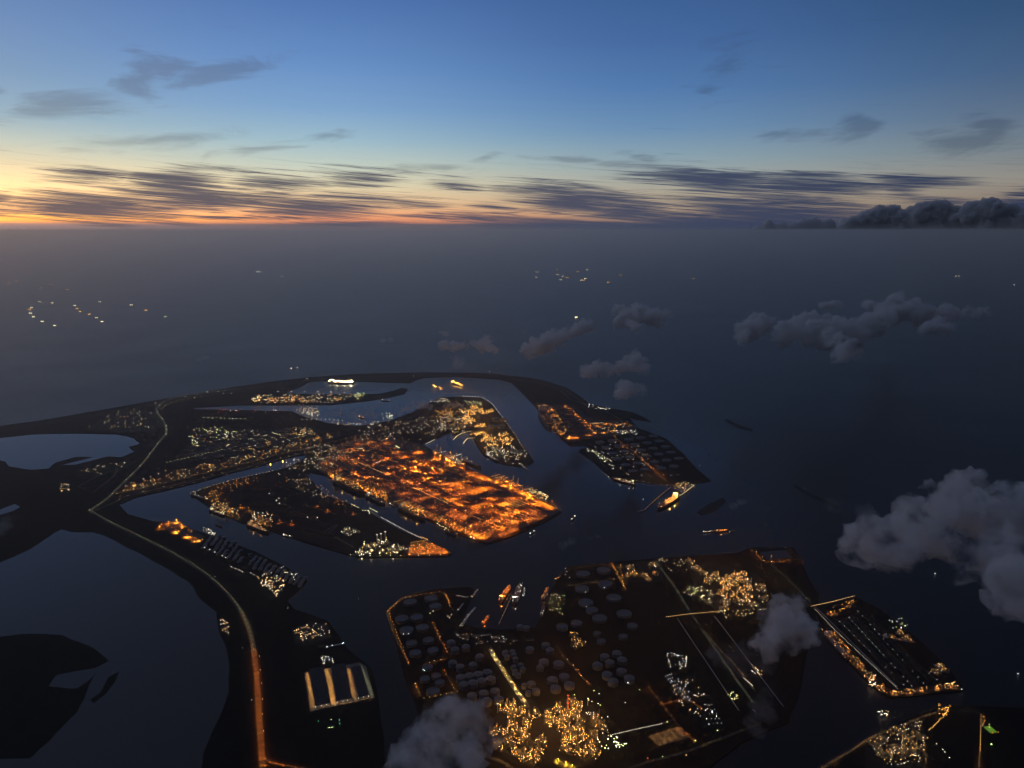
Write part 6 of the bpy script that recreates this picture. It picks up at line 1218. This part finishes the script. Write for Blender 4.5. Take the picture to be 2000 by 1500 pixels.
cloud([(1032, 684, 17), (1058, 674, 22), (1084, 662, 19), (1102, 652, 13)], 1000, cm_far, 'grey cumulus left of the rounded one', None, .4, .2, sd=11.0); cloud([(1122, 646, 15), (1146, 637, 15), (1134, 640, 14)], 1000, cm_far, 'grey cumulus between two larger ones', None, .4, .2, sd=11.5); cloud([(1025, 645, 8)], 1000, cm_far, 'tiny cloud above the grey cumulus', None, .4, .25, sd=12.0)
cloud([(866, 674, 11), (886, 676, 12), (906, 676, 9)], 1000, cm_far, 'small grey cloud above the dune coast', None, .42, .2, sd=13.0); cloud([(944, 674, 15), (964, 684, 11), (950, 660, 9), (926, 672, 8)], 1000, cm_far, 'small peaked grey cloud above the dune coast', None, .42, .2, sd=14.0); cloud([(888, 700, 9), (894, 712, 12), (902, 704, 9)], 1000, cm_thin, 'faint cloud tuft near the dune coast', None, .42, .2, sd=15.0); cloud([(860, 650, 7), (870, 651, 7)], 1000, cm_far, 'tiny flat cloud above the dune coast', None, .4, .25, sd=16.0, squash=.6)
cloud([(1145, 726, 16), (1165, 722, 17), (1190, 722, 14), (1214, 718, 13), (1240, 708, 20), (1256, 722, 13), (1240, 694, 10)], 900, cm_far, 'pale cumulus chain beyond the east bank', None, .42, .2, sd=17.0); cloud([(1222, 760, 19), (1246, 764, 15), (1212, 770, 13)], 900, cm_far, 'pale rounded cloud just beyond the east bank', None, .4, .2, sd=18.0)
cloud([(748, 664, 7), (762, 664, 7)], 1000, cm_far, 'tiny oval cloud over the western sea', None, .35, .25, sd=19.0, squash=.6); cloud([(390, 701, 7), (402, 699, 7)], 1000, cm_thin, 'faint tiny cloud over the western sea', None, .35, .25, sd=20.0, squash=.6)
cloud([(802, 797, 12), (824, 790, 13), (780, 803, 10), (838, 796, 9)], 160, cm_steam, 'steam drifting from the power station', None, .5, .2, sd=21.0, cat='steam', name='steam_plume'); cloud([(872, 792, 8), (888, 790, 9), (902, 793, 7)], 160, cm_steam, 'thin steam behind the gas terminal', None, .5, .2, sd=22.0, cat='steam', name='steam_plume'); cloud([(650, 806, 12), (690, 810, 16), (720, 806, 14), (735, 815, 12)], 140, cm_thin, 'faint steam veil over the inner basin', None, .5, .2, sd=23.0, cat='steam', name='steam_plume')
cloud([(1100, 1066, 10), (1118, 1056, 9), (1166, 1048, 6)], 500, cm_thin, 'faint wisp over the channel by the container terminal', None, .5, .2, sd=24.0); cloud([(1432, 988, 9), (1448, 980, 9), (1464, 975, 7)], 600, cm_thin, 'faint wisp beside the dark islet', None, .5, .2, sd=25.0); cloud([(0, 1026, 18), (22, 1014, 14), (-30, 1035, 24)], 600, cm_thin, 'faint grey wisp by the western lakes', None, .5, .2, sd=26.0)
# towering clouds on the horizon, beyond the sea in view
def tower(puffs, label, sd, amp=.28, dist=158000.0): return cloud(puffs, dist, cm_tower, label, None, amp, .2, 900.0, sd, 1.0, name='horizon_cloud')
tower([(1478, 450, 10), (1500, 443, 13), (1528, 447, 13), (1568, 443, 15), (1590, 438, 13), (1616, 447, 17), (1550, 457, 13), (1450, 458, 7), (1420, 460, 6)], 'low cumulus shelf at the left of the horizon cloud bank', 30.0)
tower([(1655, 443, 18), (1688, 434, 21), (1718, 425, 21), (1740, 421, 19), (1760, 438, 25), (1700, 455, 20), (1640, 457, 16)], 'billowing cumulus in the middle of the horizon cloud bank', 31.0, dist=162000.0)
tower([(1798, 425, 25), (1822, 412, 20), (1842, 419, 22), (1868, 435, 25), (1820, 449, 27), (1860, 455, 20)], 'tall cumulus tower in the horizon cloud bank', 32.0, dist=160000.0)
tower([(1900, 425, 25), (1934, 407, 19), (1948, 419, 25), (1972, 435, 25), (2004, 443, 29), (2050, 437, 34), (1930, 453, 27), (1990, 457, 25)], 'dark cumulus tower at the right end of the horizon cloud bank', 33.0, dist=158000.0)
tower([(868, 467, 5), (888, 462, 8), (904, 465, 7), (845, 469, 4), (930, 468, 5), (965, 465, 6), (948, 468, 5)], 'small dark cumulus row on the northern horizon', 34.0); tower([(1018, 467, 5), (1036, 462, 8), (1050, 467, 5)], 'small dark cumulus hump on the northern horizon', 35.0); tower([(1098, 466, 5), (1112, 468, 4)], 'tiny dark cumulus on the northern horizon', 36.0); tower([(1160, 467, 5), (1182, 464, 7), (1206, 459, 10), (1224, 464, 8)], 'dark cumulus with a domed top on the northern horizon', 37.0)
tower([(10, 468, 9), (26, 461, 10), (42, 468, 9), (62, 472, 5), (-20, 470, 10)], 'dark cumulus hump on the western horizon', 38.0)

emit_lamps()
